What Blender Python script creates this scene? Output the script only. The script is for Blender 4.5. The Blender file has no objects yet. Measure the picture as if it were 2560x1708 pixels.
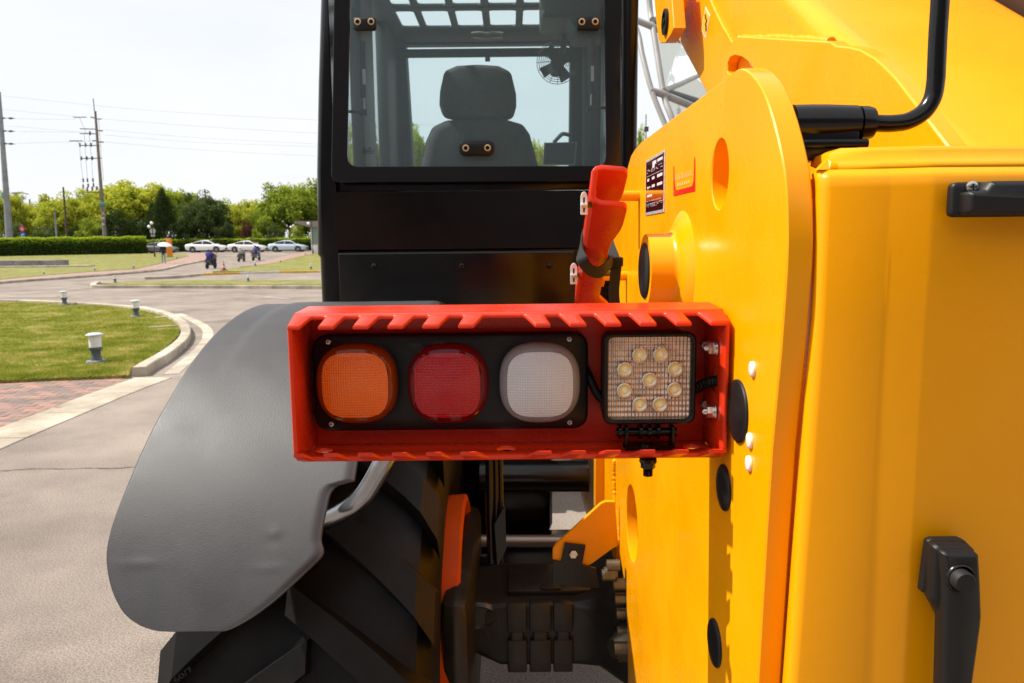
import bpy, bmesh, math, random
from mathutils import Vector, Matrix, Euler
from mathutils.geometry import tessellate_polygon
random.seed(7)
R = math.radians
SC = bpy.context.scene
COL = SC.collection
# ------------------------------------------------------------------ camera
CH, FPX, PITCH, ROLL = 1.7, 1900.0, R(7.53), R(-0.6)
CAMROT = Matrix.Rotation(math.pi/2 - PITCH, 3, 'X') @ Matrix.Rotation(ROLL, 3, 'Z')
cd = bpy.data.cameras.new('camera'); cam = bpy.data.objects.new('camera', cd); COL.objects.link(cam)
cam.matrix_world = Matrix.Translation((0, 0, CH)) @ CAMROT.to_4x4()
cd.sensor_width = 36; cd.lens = 36*FPX/2560; cd.clip_start = .05; cd.clip_end = 3000
cd.dof.use_dof = True; cd.dof.focus_distance = .98; cd.dof.aperture_fstop = 15
SC.camera = cam
# ------------------------------------------------------------------ sky, sun, exposure
SUN_EL, SUN_AZ = R(54), R(-85)          # azimuth from +Y, clockwise; the sun stands to the left of the machine
w = bpy.data.worlds.new('World'); SC.world = w; w.use_nodes = True
nt = w.node_tree; nt.nodes.clear()
def wn(t, **k):
    n = nt.nodes.new(t)
    for a, b in k.items(): setattr(n, a, b)
    return n
out = wn('ShaderNodeOutputWorld'); bg = wn('ShaderNodeBackground'); sky = wn('ShaderNodeTexSky', sky_type='NISHITA')
sky.sun_disc = False; sky.sun_elevation = SUN_EL; sky.sun_rotation = SUN_AZ; sky.dust_density = 3; sky.air_density = 1.0
tc = wn('ShaderNodeTexCoord'); mp = wn('ShaderNodeMapping'); mp.inputs['Scale'].default_value = (1.0, 1.0, 3.2)
nz = wn('ShaderNodeTexNoise'); nz.inputs['Scale'].default_value = 2.2; nz.inputs['Detail'].default_value = 5; nz.inputs['Roughness'].default_value = .55
cr = wn('ShaderNodeValToRGB'); cr.color_ramp.elements[0].position = .30; cr.color_ramp.elements[0].color = (.80,)*3+(1,)
cr.color_ramp.elements[1].position = .62; cr.color_ramp.elements[1].color = (.97,)*3+(1,)
mx = wn('ShaderNodeMix', data_type='RGBA'); mx.inputs['B'].default_value = (6.3, 6.4, 6.6, 1)
nt.links.new(tc.outputs['Generated'], mp.inputs['Vector']); nt.links.new(mp.outputs[0], nz.inputs['Vector'])
nt.links.new(nz.outputs['Fac'], cr.inputs[0]); nt.links.new(cr.outputs[0], mx.inputs['Factor'])
nt.links.new(sky.outputs[0], mx.inputs['A']); nt.links.new(mx.outputs['Result'], bg.inputs['Color'])
bg.inputs['Strength'].default_value = .092; nt.links.new(bg.outputs[0], out.inputs[0])
sd = bpy.data.lights.new('sun', 'SUN'); sd.energy = 3.9; sd.angle = R(.55); sd.color = (1, .95, .87)
sun = bpy.data.objects.new('sun', sd); COL.objects.link(sun)
SUNDIR = Vector((math.sin(SUN_AZ)*math.cos(SUN_EL), math.cos(SUN_AZ)*math.cos(SUN_EL), math.sin(SUN_EL)))
sun.rotation_euler = (SUNDIR).to_track_quat('Z', 'Y').to_euler(); sun.location = (-8, 0, 12)
SC.view_settings.view_transform = 'Standard'; SC.view_settings.look = 'None'; SC.view_settings.gamma = 1
SC.view_settings.use_curve_mapping = False; SC.view_settings.exposure = .80
SC.render.engine = 'CYCLES'
SC.cycles.max_bounces = 10; SC.cycles.transparent_max_bounces = 16
# ------------------------------------------------------------------ pixel -> place (photo pixels give directions only)
def ray(px, py): return CAMROT @ Vector(((px-1280)/FPX, -(py-854)/FPX, -1))
C0 = Vector((0, 0, CH))
def PY(px, py, y): d = ray(px, py); return C0 + d*(y/d.y)
def PX(px, py, x): d = ray(px, py); return C0 + d*(x/d.x)
def PZ(px, py, z): d = ray(px, py); return C0 + d*((z-CH)/d.z)
def gz(y):
    t = min(1, max(0, (y-64)/31)); return .75*t*t*(3-2*t)
def G(px, py, dz=0):
    d = ray(px, py); lo, hi = 1.0, 130.0
    f = lambda t: (C0.z + d.z/d.y*t) - gz(t) - dz
    for _ in range(50):
        m = (lo+hi)/2
        if f(m) > 0: lo = m
        else: hi = m
    return C0 + d*(lo/d.y)
# ------------------------------------------------------------------ mesh builder
class MB:
    def __init__(s): s.v = []; s.f = []; s.m = []; s.mi = 0
    def add(s, vs, fs):
        o = len(s.v); s.v += [tuple(x) for x in vs]
        for f in fs: s.f.append(tuple(i+o for i in f)); s.m.append(s.mi)
        return s
    def box(s, c, d, rot=None, ch=0):
        hx, hy, hz = d[0]/2, d[1]/2, d[2]/2; M = rot.to_matrix() if isinstance(rot, Euler) else rot
        if ch <= 0:
            vs = [Vector((x*hx, y*hy, z*hz)) for z in (-1, 1) for y in (-1, 1) for x in (-1, 1)]
            fs = [(0, 2, 3, 1), (4, 5, 7, 6), (0, 1, 5, 4), (2, 6, 7, 3), (0, 4, 6, 2), (1, 3, 7, 5)]
        else:
            b = bmesh.new(); bmesh.ops.create_cube(b, size=1)
            for q in b.verts: q.co = Vector((q.co.x*d[0], q.co.y*d[1], q.co.z*d[2]))
            bmesh.ops.bevel(b, geom=b.edges[:], offset=ch, segments=2, affect='EDGES', profile=.5)
            b.verts.index_update(); vs = [q.co.copy() for q in b.verts]; fs = [[q.index for q in f.verts] for f in b.faces]; b.free()
        if M: vs = [M @ q for q in vs]
        return s.add([q+Vector(c) for q in vs], fs)
    def hexa(s, p):      # 8 points: bottom 4 ccw, top 4 ccw
        return s.add(p, [(3, 2, 1, 0), (4, 5, 6, 7), (0, 1, 5, 4), (1, 2, 6, 5), (2, 3, 7, 6), (3, 0, 4, 7)])
    def rings(s, rs, caps=True, closed=False, cyc=True):
        n = len(rs[0]); vs = [q for r in rs for q in r]; fs = []
        m = len(rs)
        for i in range(m if closed else m-1):
            for k in range(n if cyc else n-1):
                a = i*n+k; b = i*n+(k+1) % n; c = ((i+1) % m)*n+(k+1) % n; d = ((i+1) % m)*n+k
                fs.append((a, b, c, d))
        if caps and not closed: fs.append(tuple(range(n-1, -1, -1))); fs.append(tuple((m-1)*n+k for k in range(n)))
        return s.add(vs, fs)
    def tube(s, path, r, n=12, caps=True):
        path = [Vector(q) for q in path]; rr = r if isinstance(r, (list, tuple)) else [r]*len(path); rs = []; up = None
        for i, q in enumerate(path):
            t = (path[min(i+1, len(path)-1)]-path[max(i-1, 0)]).normalized()
            if up is None: up = Vector((0, 0, 1)) if abs(t.z) < .9 else Vector((1, 0, 0))
            a = up.cross(t); a = a.normalized() if a.length > 1e-5 else Vector((1, 0, 0)); b = t.cross(a).normalized(); up = b
            rs.append([q+(a*math.cos(2*math.pi*k/n)+b*math.sin(2*math.pi*k/n))*rr[i] for k in range(n)])
        return s.rings(rs, caps)
    def lathe(s, prof, c=(0, 0, 0), axis='Z', n=24, caps=True):
        rs = []
        for r, h in prof:
            ring = []
            for k in range(n):
                a = 2*math.pi*k/n; x, y = r*math.cos(a), r*math.sin(a)
                q = (x, y, h) if axis == 'Z' else ((h, x, y) if axis == 'X' else (y, h, x))
                ring.append(Vector(q)+Vector(c))
            rs.append(ring)
        return s.rings(rs, caps)
    def plate(s, outer, holes=(), t=.01, b=.001, fn=None):
        """flat plate with chamfered edges: outer / holes are 2D loops, fn maps (a, b, c) to a point"""
        fn = fn or (lambda a, b_, c: (a, b_, c))
        def area(p): return sum(p[i-1][0]*p[i][1]-p[i][0]*p[i-1][1] for i in range(len(p)))/2
        def off(p, d):
            n = len(p); r = []
            for i in range(n):
                p0, p1, p2 = Vector(p[i-1]), Vector(p[i]), Vector(p[(i+1) % n])
                e1 = (p1-p0).normalized(); e2 = (p2-p1).normalized()
                n1 = Vector((-e1.y, e1.x)); n2 = Vector((-e2.y, e2.x)); m = n1+n2
                if m.length < 1e-4: m = n1
                m.normalize(); k = max(.45, m.dot(n1)); r.append(p1+m*(d/k))
            return r
        loops = [list(map(lambda q: Vector((q[0], q[1])), outer))]+[list(map(lambda q: Vector((q[0], q[1])), h)) for h in holes]
        if area(loops[0]) < 0: loops[0].reverse()
        for h in loops[1:]:
            if area(h) > 0: h.reverse()
        ins = [off(l, b) for l in loops]
        vs = []; fs = []; idx = []
        for l, il in zip(loops, ins):
            n = len(l); o = len(vs)
            vs += [(q.x, q.y, -t/2) for q in il]+[(q.x, q.y, -t/2+b) for q in l]+[(q.x, q.y, t/2-b) for q in l]+[(q.x, q.y, t/2) for q in il]
            for r in range(3):
                for i in range(n):
                    j = (i+1) % n; fs.append((o+r*n+i, o+r*n+j, o+(r+1)*n+j, o+(r+1)*n+i))
            idx.append((o, n))
        tri = tessellate_polygon([[q.to_3d() for q in l] for l in ins])
        flat = [(o, n, i) for o, n in idx for i in range(n)]
        for t3 in tri:
            a = [flat[i] for i in t3]; p = [Vector(vs[o+3*n+i][:2]) for o, n, i in a]
            cw = (p[1]-p[0]).cross(p[2]-p[0]) if False else ((p[1].x-p[0].x)*(p[2].y-p[0].y)-(p[1].y-p[0].y)*(p[2].x-p[0].x))
            if cw < 0: a = a[::-1]
            fs.append(tuple(o+3*n+i for o, n, i in a)); fs.append(tuple(o+i for o, n, i in a[::-1]))
        return s.add([fn(*q) for q in vs], fs)
    def mesh(s, name, ang=38, flat=False, fix=True):
        m = bpy.data.meshes.new(name); m.from_pydata(s.v, [], s.f); m.polygons.foreach_set('material_index', s.m); m.update()
        if fix:
            b = bmesh.new(); b.from_mesh(m); bmesh.ops.recalc_face_normals(b, faces=b.faces); b.to_mesh(m); b.free()
        if not flat: m.shade_smooth(); m.set_sharp_from_angle(angle=R(ang))
        return m
    def build(s, name, mats, parent=None, ang=38, flat=False, loc=None, fix=True):
        o = bpy.data.objects.new(name, s.mesh(name, ang, flat, fix)); COL.objects.link(o)
        for q in (mats if isinstance(mats, (list, tuple)) else [mats]): o.data.materials.append(q)
        if parent: setpar(o, parent)
        elif loc is not None: o.location = loc
        return o
def wloc(o):
    v = Vector(o.location)
    return v + wloc(o.parent) if o.parent else v
def setpar(o, p):            # geometry of parts is written in world metres; keep it there
    o.parent = p; a = p
    while a and not a.get('local'): a = a.parent
    if not a: o.location = -wloc(p)
def arc(c, r, a0, a1, n): return [(c[0]+r*math.cos(R(a0+(a1-a0)*i/n)), c[1]+r*math.sin(R(a0+(a1-a0)*i/n))) for i in range(n+1)]
def circ(c, r, n=28, ry=None): return [(c[0]+r*math.cos(2*math.pi*i/n), c[1]+(ry or r)*math.sin(2*math.pi*i/n)) for i in range(n)]
def rpoly(pts, rad, seg=5):
    o = []; n = len(pts)
    for i in range(n):
        r = rad[i] if isinstance(rad, (list, tuple)) else rad
        p0, p, p1 = Vector(pts[i-1][:2]), Vector(pts[i][:2]), Vector(pts[(i+1) % n][:2])
        a, b = (p0-p), (p1-p); la, lb = a.length, b.length; a.normalize(); b.normalize()
        ang = a.angle(b, math.pi)
        if r <= 0 or ang > 3.05: o.append(tuple(p)); continue
        d = min(r/math.tan(ang/2), la*.49, lb*.49)
        s0, s1 = p+a*d, p+b*d
        for k in range(seg+1):
            t = k/seg; o.append(tuple((1-t)**2*s0+2*t*(1-t)*p+t*t*s1))
    return o
def rrect(cx, cy, w_, h, r, seg=5): return rpoly([(cx-w_/2, cy-h/2), (cx+w_/2, cy-h/2), (cx+w_/2, cy+h/2), (cx-w_/2, cy+h/2)], r, seg)
def smooth_path(pts, n=8):
    pts = [Vector(p) for p in pts]; o = []
    for i in range(len(pts)-1):
        p0, p1, p2, p3 = pts[max(i-1, 0)], pts[i], pts[i+1], pts[min(i+2, len(pts)-1)]
        for k in range(n):
            t = k/n; o.append(.5*((2*p1)+(p2-p0)*t+(2*p0-5*p1+4*p2-p3)*t*t+(3*p1-p0-3*p2+p3)*t**3))
    return o+[pts[-1]]
def bevel(o, w_, seg=2, ang=35):
    m = o.modifiers.new('bevel', 'BEVEL'); m.width = w_; m.segments = seg; m.limit_method = 'ANGLE'; m.angle_limit = R(ang); m.harden_normals = False
    return o
def empty(name, loc=(0, 0, 0), rz=0, local=False):
    o = bpy.data.objects.new(name, None); COL.objects.link(o); o.location = loc; o.rotation_euler = (0, 0, rz); o.empty_display_size = .2
    if local: o['local'] = 1
    return o
def tag(o, label=None, cat=None, group=None, kind=None):
    if label: o['label'] = label
    if cat: o['category'] = cat
    if group: o['group'] = group
    if kind: o['kind'] = kind
    return o
def copy_tree(o, parent=None):
    c = o.copy(); COL.objects.link(c); c.parent = parent
    for ch in list(o.children): copy_tree(ch, c)
    return c
# ------------------------------------------------------------------ materials
MATS = {}
def mat(name, col, rough=.5, metal=0., coat=0., spec=.5, var=0., vscale=8., bump=0., bscale=200., trans=0., col2=None, emis=None, coords='Object', crough=.08, bdist=.002, detail=4, rvar=0., rscale=6.):
    m = bpy.data.materials.new(name); m.use_nodes = True; n = m.node_tree; b = n.nodes['Principled BSDF']; L = n.links.new
    b.inputs['Base Color'].default_value = (*col, 1); b.inputs['Roughness'].default_value = rough; b.inputs['Metallic'].default_value = metal
    b.inputs['Coat Weight'].default_value = coat; b.inputs['Coat Roughness'].default_value = crough; b.inputs['Specular IOR Level'].default_value = spec
    b.inputs['Transmission Weight'].default_value = trans
    t = n.nodes.new('ShaderNodeTexCoord')
    if var or col2:
        z = n.nodes.new('ShaderNodeTexNoise'); z.inputs['Scale'].default_value = vscale; z.inputs['Detail'].default_value = detail; z.inputs['Roughness'].default_value = .6
        L(t.outputs[coords], z.inputs['Vector'])
        rp = n.nodes.new('ShaderNodeValToRGB'); rp.color_ramp.elements[0].position = .33; rp.color_ramp.elements[1].position = .68
        c2 = col2 or tuple(min(1, c*(1+var)) for c in col); c1 = col if col2 else tuple(c*(1-var) for c in col)
        rp.color_ramp.elements[0].color = (*c1, 1); rp.color_ramp.elements[1].color = (*c2, 1)
        L(z.outputs['Fac'], rp.inputs[0]); L(rp.outputs[0], b.inputs['Base Color'])
    if bump:
        z2 = n.nodes.new('ShaderNodeTexNoise'); z2.inputs['Scale'].default_value = bscale; z2.inputs['Detail'].default_value = 3
        L(t.outputs[coords], z2.inputs['Vector']); bp = n.nodes.new('ShaderNodeBump'); bp.inputs['Strength'].default_value = bump; bp.inputs['Distance'].default_value = bdist
        L(z2.outputs['Fac'], bp.inputs['Height']); L(bp.outputs[0], b.inputs['Normal'])
    if rvar:
        z3 = n.nodes.new('ShaderNodeTexNoise'); z3.inputs['Scale'].default_value = rscale; z3.inputs['Detail'].default_value = 7; z3.inputs['Roughness'].default_value = .65; L(t.outputs[coords], z3.inputs['Vector'])
        r3 = n.nodes.new('ShaderNodeMapRange'); r3.inputs['From Min'].default_value = .3; r3.inputs['From Max'].default_value = .7; r3.inputs['To Min'].default_value = max(.02, rough-rvar); r3.inputs['To Max'].default_value = rough+rvar
        L(z3.outputs['Fac'], r3.inputs['Value']); L(r3.outputs[0], b.inputs['Roughness'])
    if emis: b.inputs['Emission Color'].default_value = (*emis[0], 1); b.inputs['Emission Strength'].default_value = emis[1]
    MATS[name] = m; return m
YEL = mat('yellow_paint', (.88, .343, .0), .29, coat=.0, spec=.28, var=.03, vscale=4, bump=.10, bscale=75, bdist=.0012, rvar=.14, rscale=5)
RED = mat('red_paint', (.64, .030, .005), .30, coat=.0, spec=.42, var=.05, vscale=9, bump=.10, bscale=120, bdist=.001, rvar=.12, rscale=14)
BLKG = mat('black_gloss_paint', (.0035, .0034, .0036), .20, coat=.0, spec=.40, bump=.03, bscale=60, rvar=.06)
BLKS = mat('black_satin_plastic', (.0065, .0064, .0066), .46, spec=.34, bump=.12, bscale=900, bdist=.0006, rvar=.08, rscale=20)
BLKM = mat('black_rubber', (.010, .0095, .0095), .62, spec=.35, var=.25, vscale=30, bump=.15, bscale=400, bdist=.001)
CERA = mat('black_printed_glass_border', (.007, .007, .009), .14, spec=.6)
GREYP = mat('grey_fender_plastic', (.040, .039, .041), .50, spec=.48, var=.14, vscale=9, bump=.34, bscale=520, bdist=.0012, rvar=.05, rscale=9)
TYRE = mat('tyre_rubber', (.0058, .0055, .0053), .50, spec=.30, rvar=.12, rscale=12, var=.4, vscale=9, bump=.25, bscale=260, bdist=.001)
STEEL = mat('zinc_steel', (.62, .62, .60), .28, metal=1, var=.12, vscale=60, bump=.1, bscale=500, bdist=.0005)
CHROME = mat('polished_tube_steel', (.34, .36, .39), .20, metal=1, bump=.04, bscale=60)
IRON = mat('dark_cast_iron', (.014, .0135, .012), .42, spec=.5, rvar=.1, var=.35, vscale=25, bump=.3, bscale=180, bdist=.002)
OLIVE = mat('olive_zinc_bolt', (.14, .135, .10), .42, metal=.8, var=.2, vscale=60)
WHITE = mat('white_plastic', (.78, .78, .78), .4)
NYLON = mat('pale_pink_nylon', (.86, .66, .58), .35, spec=.5, var=.08, vscale=200)
BRASS = mat('yellow_zinc_pin', (.75, .42, .10), .3, metal=.8)
ORIM = mat('orange_wheel_paint', (.52, .078, .003), .45, spec=.3, var=.08, vscale=12)
FABR = mat('charcoal_seat_fabric', (.034, .035, .037), .85, var=.2, vscale=60, bump=.4, bscale=900, bdist=.001)
CABI = mat('cab_interior_grey', (.045, .052, .055), .6, var=.15, vscale=12)
STRAP = mat('black_webbing', (.010, .010, .010), .75, bump=.3, bscale=700, bdist=.0008)
# ================================================================== GROUND AND PAVING
def ground_mat(name, c1, c2, scale, bump, bs, speck=None, rough=.9, patch=None, orand=0., stain=None):
    m = bpy.data.materials.new(name); m.use_nodes = True; n = m.node_tree; L = n.links.new; b = n.nodes['Principled BSDF']; b.inputs['Roughness'].default_value = rough
    b.inputs['Specular IOR Level'].default_value = .25
    t = n.nodes.new('ShaderNodeTexCoord')
    def noise(s_, det=4, ro=.6):
        z = n.nodes.new('ShaderNodeTexNoise'); z.inputs['Scale'].default_value = s_; z.inputs['Detail'].default_value = det; z.inputs['Roughness'].default_value = ro; L(t.outputs['Object'], z.inputs['Vector']); return z.outputs['Fac']
    def ramp(f, a, b_, p0, p1):
        r = n.nodes.new('ShaderNodeValToRGB'); r.color_ramp.elements[0].position = p0; r.color_ramp.elements[1].position = p1; r.color_ramp.elements[0].color = (*a, 1); r.color_ramp.elements[1].color = (*b_, 1); L(f, r.inputs[0]); return r.outputs[0]
    col = ramp(noise(scale), c1, c2, .35, .65)
    if patch:
        mx_ = n.nodes.new('ShaderNodeMix'); mx_.data_type = 'RGBA'; mx_.blend_type = 'MULTIPLY'; mx_.inputs['Factor'].default_value = 1
        L(col, mx_.inputs['A']); L(ramp(noise(patch, 5, .55), (.80, .80, .80), (1.08, 1.07, 1.05), .35, .65), mx_.inputs['B']); col = mx_.outputs['Result']
    if speck:
        mx_ = n.nodes.new('ShaderNodeMix'); mx_.data_type = 'RGBA'; mx_.blend_type = 'MULTIPLY'; mx_.inputs['Factor'].default_value = 1
        L(col, mx_.inputs['A']); L(ramp(noise(speck, 3, .75), (.55, .55, .55), (1.25, 1.25, 1.25), .38, .62), mx_.inputs['B']); col = mx_.outputs['Result']
    def mul(c_, f_):
        mx_ = n.nodes.new('ShaderNodeMix'); mx_.data_type = 'RGBA'; mx_.blend_type = 'MULTIPLY'; mx_.inputs['Factor'].default_value = 1; L(c_, mx_.inputs['A']); L(f_, mx_.inputs['B']); return mx_.outputs['Result']
    if stain:
        col = mul(col, ramp(noise(stain, 6, .6), (.74, .73, .72), (1, 1, 1), .36, .46)); col = mul(col, ramp(noise(stain*9, 5, .7), (.80, .79, .78), (1, 1, 1), .30, .37))
    if orand:
        oi = n.nodes.new('ShaderNodeObjectInfo'); col = mul(col, ramp(oi.outputs['Random'], (1-orand,)*3, (1+orand*.5,)*3, 0, 1)); col = mul(col, ramp(noise(1.1, 6, .7), (.72, .69, .64), (1.03, 1.03, 1.03), .34, .52))
    L(col, b.inputs['Base Color'])
    bp_ = n.nodes.new('ShaderNodeBump'); bp_.inputs['Strength'].default_value = bump; bp_.inputs['Distance'].default_value = .006; L(noise(bs, 4), bp_.inputs['Height']); L(bp_.outputs[0], b.inputs['Normal'])
    return m
ROAD = ground_mat('worn_pale_asphalt', (.225, .186, .158), (.300, .250, .212), 1.3, .5, 120, speck=110, patch=.35, stain=.55)
GRASS = ground_mat('mown_grass', (.130, .155, .022), (.280, .245, .075), 2.4, .8, 60, speck=28, patch=.5)
BRICKJ = ground_mat('brick_joint_sand', (.16, .12, .09), (.24, .19, .15), 12, .5, 200)
PINK = ground_mat('pink_paving', (.27, .17, .14), (.36, .25, .21), 3, .3, 60, speck=14)
STONE = ground_mat('pale_kerb_stone', (.42, .36, .285), (.50, .44, .36), 2.5, .4, 90, patch=1.5, orand=.22)
CONC = ground_mat('grey_concrete', (.17, .165, .165), (.25, .245, .24), 1.2, .4, 40, speck=20)
YKERB = mat('yellow_kerb_paint', (.60, .36, .05), .8, var=.2, vscale=5); WKERB = mat('white_kerb_paint', (.52, .49, .45), .8, var=.12, vscale=5)
xs = [-400, -150, -60, -30, -15, -8, -4, -2, 0, 2, 4, 8, 15, 30, 60, 150, 400]; ysg = [-80, -20, -5, 0, 2, 4, 8, 15, 30, 50]+[60+2.5*i for i in range(17)]+[130, 200, 400, 900]
vs = [(x, y, gz(y)) for y in ysg for x in xs]; nx_ = len(xs)
fs = [(j*nx_+i, j*nx_+i+1, (j+1)*nx_+i+1, (j+1)*nx_+i) for j in range(len(ysg)-1) for i in range(nx_-1)]
gnd = MB().add(vs, fs).build('ground', ROAD, flat=True, fix=False); tag(gnd, kind='structure')
def sheet_on_ground(name, pts, h, m_, kind='structure', skirt=.12):
    b = bmesh.new(); b.faces.new([b.verts.new((p[0], p[1], 0)) for p in pts]); bmesh.ops.triangulate(b, faces=b.faces[:])
    y0, y1 = min(p[1] for p in pts), max(p[1] for p in pts); y = math.ceil(max(y0, 60)/2)*2
    while y < y1:
        bmesh.ops.bisect_plane(b, geom=b.verts[:]+b.edges[:]+b.faces[:], plane_co=(0, y, 0), plane_no=(0, 1, 0)); y += 2
    for v in b.verts: v.co.z = gz(v.co.y)+h
    bmesh.ops.recalc_face_normals(b, faces=b.faces)
    if sum(f.normal.z for f in b.faces) < 0: bmesh.ops.reverse_faces(b, faces=b.faces[:])
    if skirt:
        be = [e for e in b.edges if e.is_boundary]; r = bmesh.ops.extrude_edge_only(b, edges=be)
        for v in [q for q in r['geom'] if isinstance(q, bmesh.types.BMVert)]: v.co.z -= skirt
    me = bpy.data.meshes.new(name); b.to_mesh(me); b.free(); o = bpy.data.objects.new(name, me); COL.objects.link(o); me.materials.append(m_); o['kind'] = kind; return o
GP = lambda L_, dz=0: [G(a, b, dz) for a, b in L_]
def resample(path, step):
    p = [Vector((q[0], q[1], 0)) for q in path]; L_ = [0]
    for i in range(1, len(p)): L_.append(L_[-1]+(p[i]-p[i-1]).length)
    n = max(1, round(L_[-1]/step)); o = []; j = 0
    for k in range(n+1):
        t = L_[-1]*k/n
        while j < len(p)-2 and L_[j+1] < t: j += 1
        o.append(p[j].lerp(p[j+1], (t-L_[j])/max(1e-9, L_[j+1]-L_[j])))
    return o
def kerb(name, path, w_, h, step, m_, gap=.014, mats=None, sub=3, name2='kerb_stone', sink=.08, ch=.012):
    """a row of separate kerb stones along a path; the path runs along the stones' middle"""
    root = empty(name, (0, 0, 0)); root['kind'] = 'structure'
    path = smooth_path([Vector((q[0], q[1], 0)) for q in path], 6); pts = resample(path, step/sub)
    n = (len(pts)-1)//sub
    for k in range(n):
        seg = pts[k*sub:(k+1)*sub+1]; rs = []
        for i, q in enumerate(seg):
            g_ = k*sub+i; t = (pts[min(g_+1, len(pts)-1)]-pts[max(g_-1, 0)]).normalized(); nn = Vector((-t.y, t.x, 0)); q = q.copy()
            if i == 0: q += t*gap/2
            if i == sub: q -= t*gap/2
            z = gz(q.y); jit = .0
            rs.append([q+nn*w_/2+Vector((0, 0, z-sink)), q+nn*w_/2+Vector((0, 0, z+h-ch)), q+nn*(w_/2-ch)+Vector((0, 0, z+h)), q-nn*(w_/2-ch)+Vector((0, 0, z+h)), q-nn*w_/2+Vector((0, 0, z+h-ch)), q-nn*w_/2+Vector((0, 0, z-sink))])
        mm = mats(k, n) if mats else m_
        MB().rings(rs).build(name2, mm, root)
    return root
# near lawn island with raised kerb, gutter and flush edging band
A_in = [(-420, 742), (0, 752), (153, 757), (306, 766), (392, 779), (432, 796), (451, 818), (446, 838), (409, 872), (358, 906), (327, 920), (322, 938), (0, 951), (-420, 968)]
lawnA = sheet_on_ground('lawn', GP(A_in, .045), .045, GRASS, skirt=.06)
kA = [(354, 768), (410, 781), (447, 799), (464, 820), (458, 845), (416, 880), (356, 914), (338, 931)]
kerb('raised_kerb', GP(kA, .11), .17, .125, 1.0, STONE)
kB = [(-300, 739), (0, 748.5), (153, 754), (300, 763), (354, 768.5)]
kerb('flush_kerb', GP(kB, .11), .12, .115, 1.0, STONE)
eo = [(446, 785), (487, 803), (516, 822), (519, 845), (503, 870), (470, 900), (428, 936)]
kerb('edging_band', GP(eo), .19, .006, .8, STONE, gap=.010, name2='edging_slab', ch=.003)
eb = [(385, 945), (270, 987), (179, 1024), (0, 1096), (-200, 1180), (-400, 1260)]
ebw = (G(179, 1004)-G(179, 1043)); wdt = abs(G(179, 1004).y-G(179, 1043).y)*.62
kerb('paving_edging', GP(eb), wdt, .008, 1.0, STONE, gap=.012, name2='edging_slab', ch=.003)
# brick paving, each brick its own piece
bp_out = [(-400, 968), (0, 953), (316, 944), (179, 1004), (0, 1074), (-400, 1235)]
bq = GP(bp_out); bed = sheet_on_ground('brick_paving', bq, .002, BRICKJ, skirt=0)
def inside(x, y, poly):
    c = False; n = len(poly)
    for i in range(n):
        x1, y1, x2, y2 = poly[i-1][0], poly[i-1][1], poly[i][0], poly[i][1]
        if (y1 > y) != (y2 > y) and x < (x2-x1)*(y-y1)/(y2-y1)+x1: c = not c
    return c
BR = [mat('brick_red_%d' % i, c, .85, var=.2, vscale=20, bump=.4, bscale=120) for i, c in enumerate(((.25, .150, .118), (.21, .135, .110), (.18, .128, .108), (.30, .165, .125), (.155, .115, .10)))]
bm_ = [MB().box((0, 0, 0), (.228, .112, .05), ch=.006).mesh('brick') for _ in BR]
for a, b in zip(bm_, BR): a.materials.append(b)
rn = random.Random(11); cnt = 0; cand = []
x0, x1, y0, y1 = min(p.x for p in bq), max(p.x for p in bq), min(p.y for p in bq), max(p.y for p in bq)
j = 0; y = y0
while y < y1:
    x = x0+(.118 if j % 2 else 0)
    while x < x1:
        if inside(x, y, [(p.x, p.y) for p in bq]): cand.append((x, y))
        x += .236
    y += .120; j += 1
cand.sort(key=lambda q: (not (-1280/1900*q[1]*1.02 < q[0]), q[1]))
big = MB(); rest = cand[300:]
for x, y in cand[:300]:
    o = bpy.data.objects.new('brick', rn.choice(bm_)); COL.objects.link(o); o.parent = bed; o.location = (x, y, -.021+rn.uniform(0, .004)); o.rotation_euler = (rn.uniform(-.01, .01), rn.uniform(-.01, .01), rn.uniform(-.012, .012))
if rest:
    for x, y in rest: big.mi = rn.randrange(len(BR)); big.box((x, y, -.021+rn.uniform(0, .004)), (.228, .112, .05))
    o = big.build('further_bricks', BR, bed, flat=True, fix=False); o['kind'] = 'stuff'
# crack across the road
cr_ = [(-300, 1186), (0, 1178), (60, 1174), (110, 1173), (170, 1173), (215, 1171), (260, 1172), (300, 1171), (345, 1167), (420, 1160), (520, 1158)]
p = []; rn = random.Random(4)
for q in resample(smooth_path(GP(cr_), 4), .03): p.append(q+Vector((0, rn.uniform(-.006, .006), 0)))
m = MB(); rs = []
for q in p: wd = rn.uniform(.0025, .007); rs.append([Vector((q.x, q.y-wd, .003)), Vector((q.x, q.y+wd, .003))])
m.rings(rs, caps=False, cyc=False); o = m.build('road_crack', mat('crack_dirt', (.03, .027, .024), .95), gnd, flat=True, fix=False)
# strip island and further lawns
B_l = [(252, 708), (306, 704), (511, 700), (797, 701), (1400, 702), (1400, 713), (797, 712), (511, 711), (300, 711)]
sheet_on_ground('strip_lawn', GP(B_l, .10), .10, GRASS)
kerb('strip_kerb', GP([(245, 705.5), (234, 710), (240, 714.5), (300, 714.5), (511, 714.8), (797, 716), (1300, 718)], .10), .22, .13, 1.6, STONE)
C_l = [(-500, 735), (0, 698), (130, 686.5), (218, 679.5), (340, 672), (409, 655), (450, 644.5), (474, 639.5), (463, 636.5), (443, 634.5), (358, 632.8), (0, 640), (-500, 650)]
sheet_on_ground('far_lawn', GP(C_l, .06), .06, GRASS)
kc = [(-400, 742), (0, 703.5), (170, 691.5), (306, 681.5), (402, 672.5), (460, 659.5), (518, 647.5), (545, 640)]
kerb('road_kerb', GP(kc, .12), .18, .12, 2.0, STONE)
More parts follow.
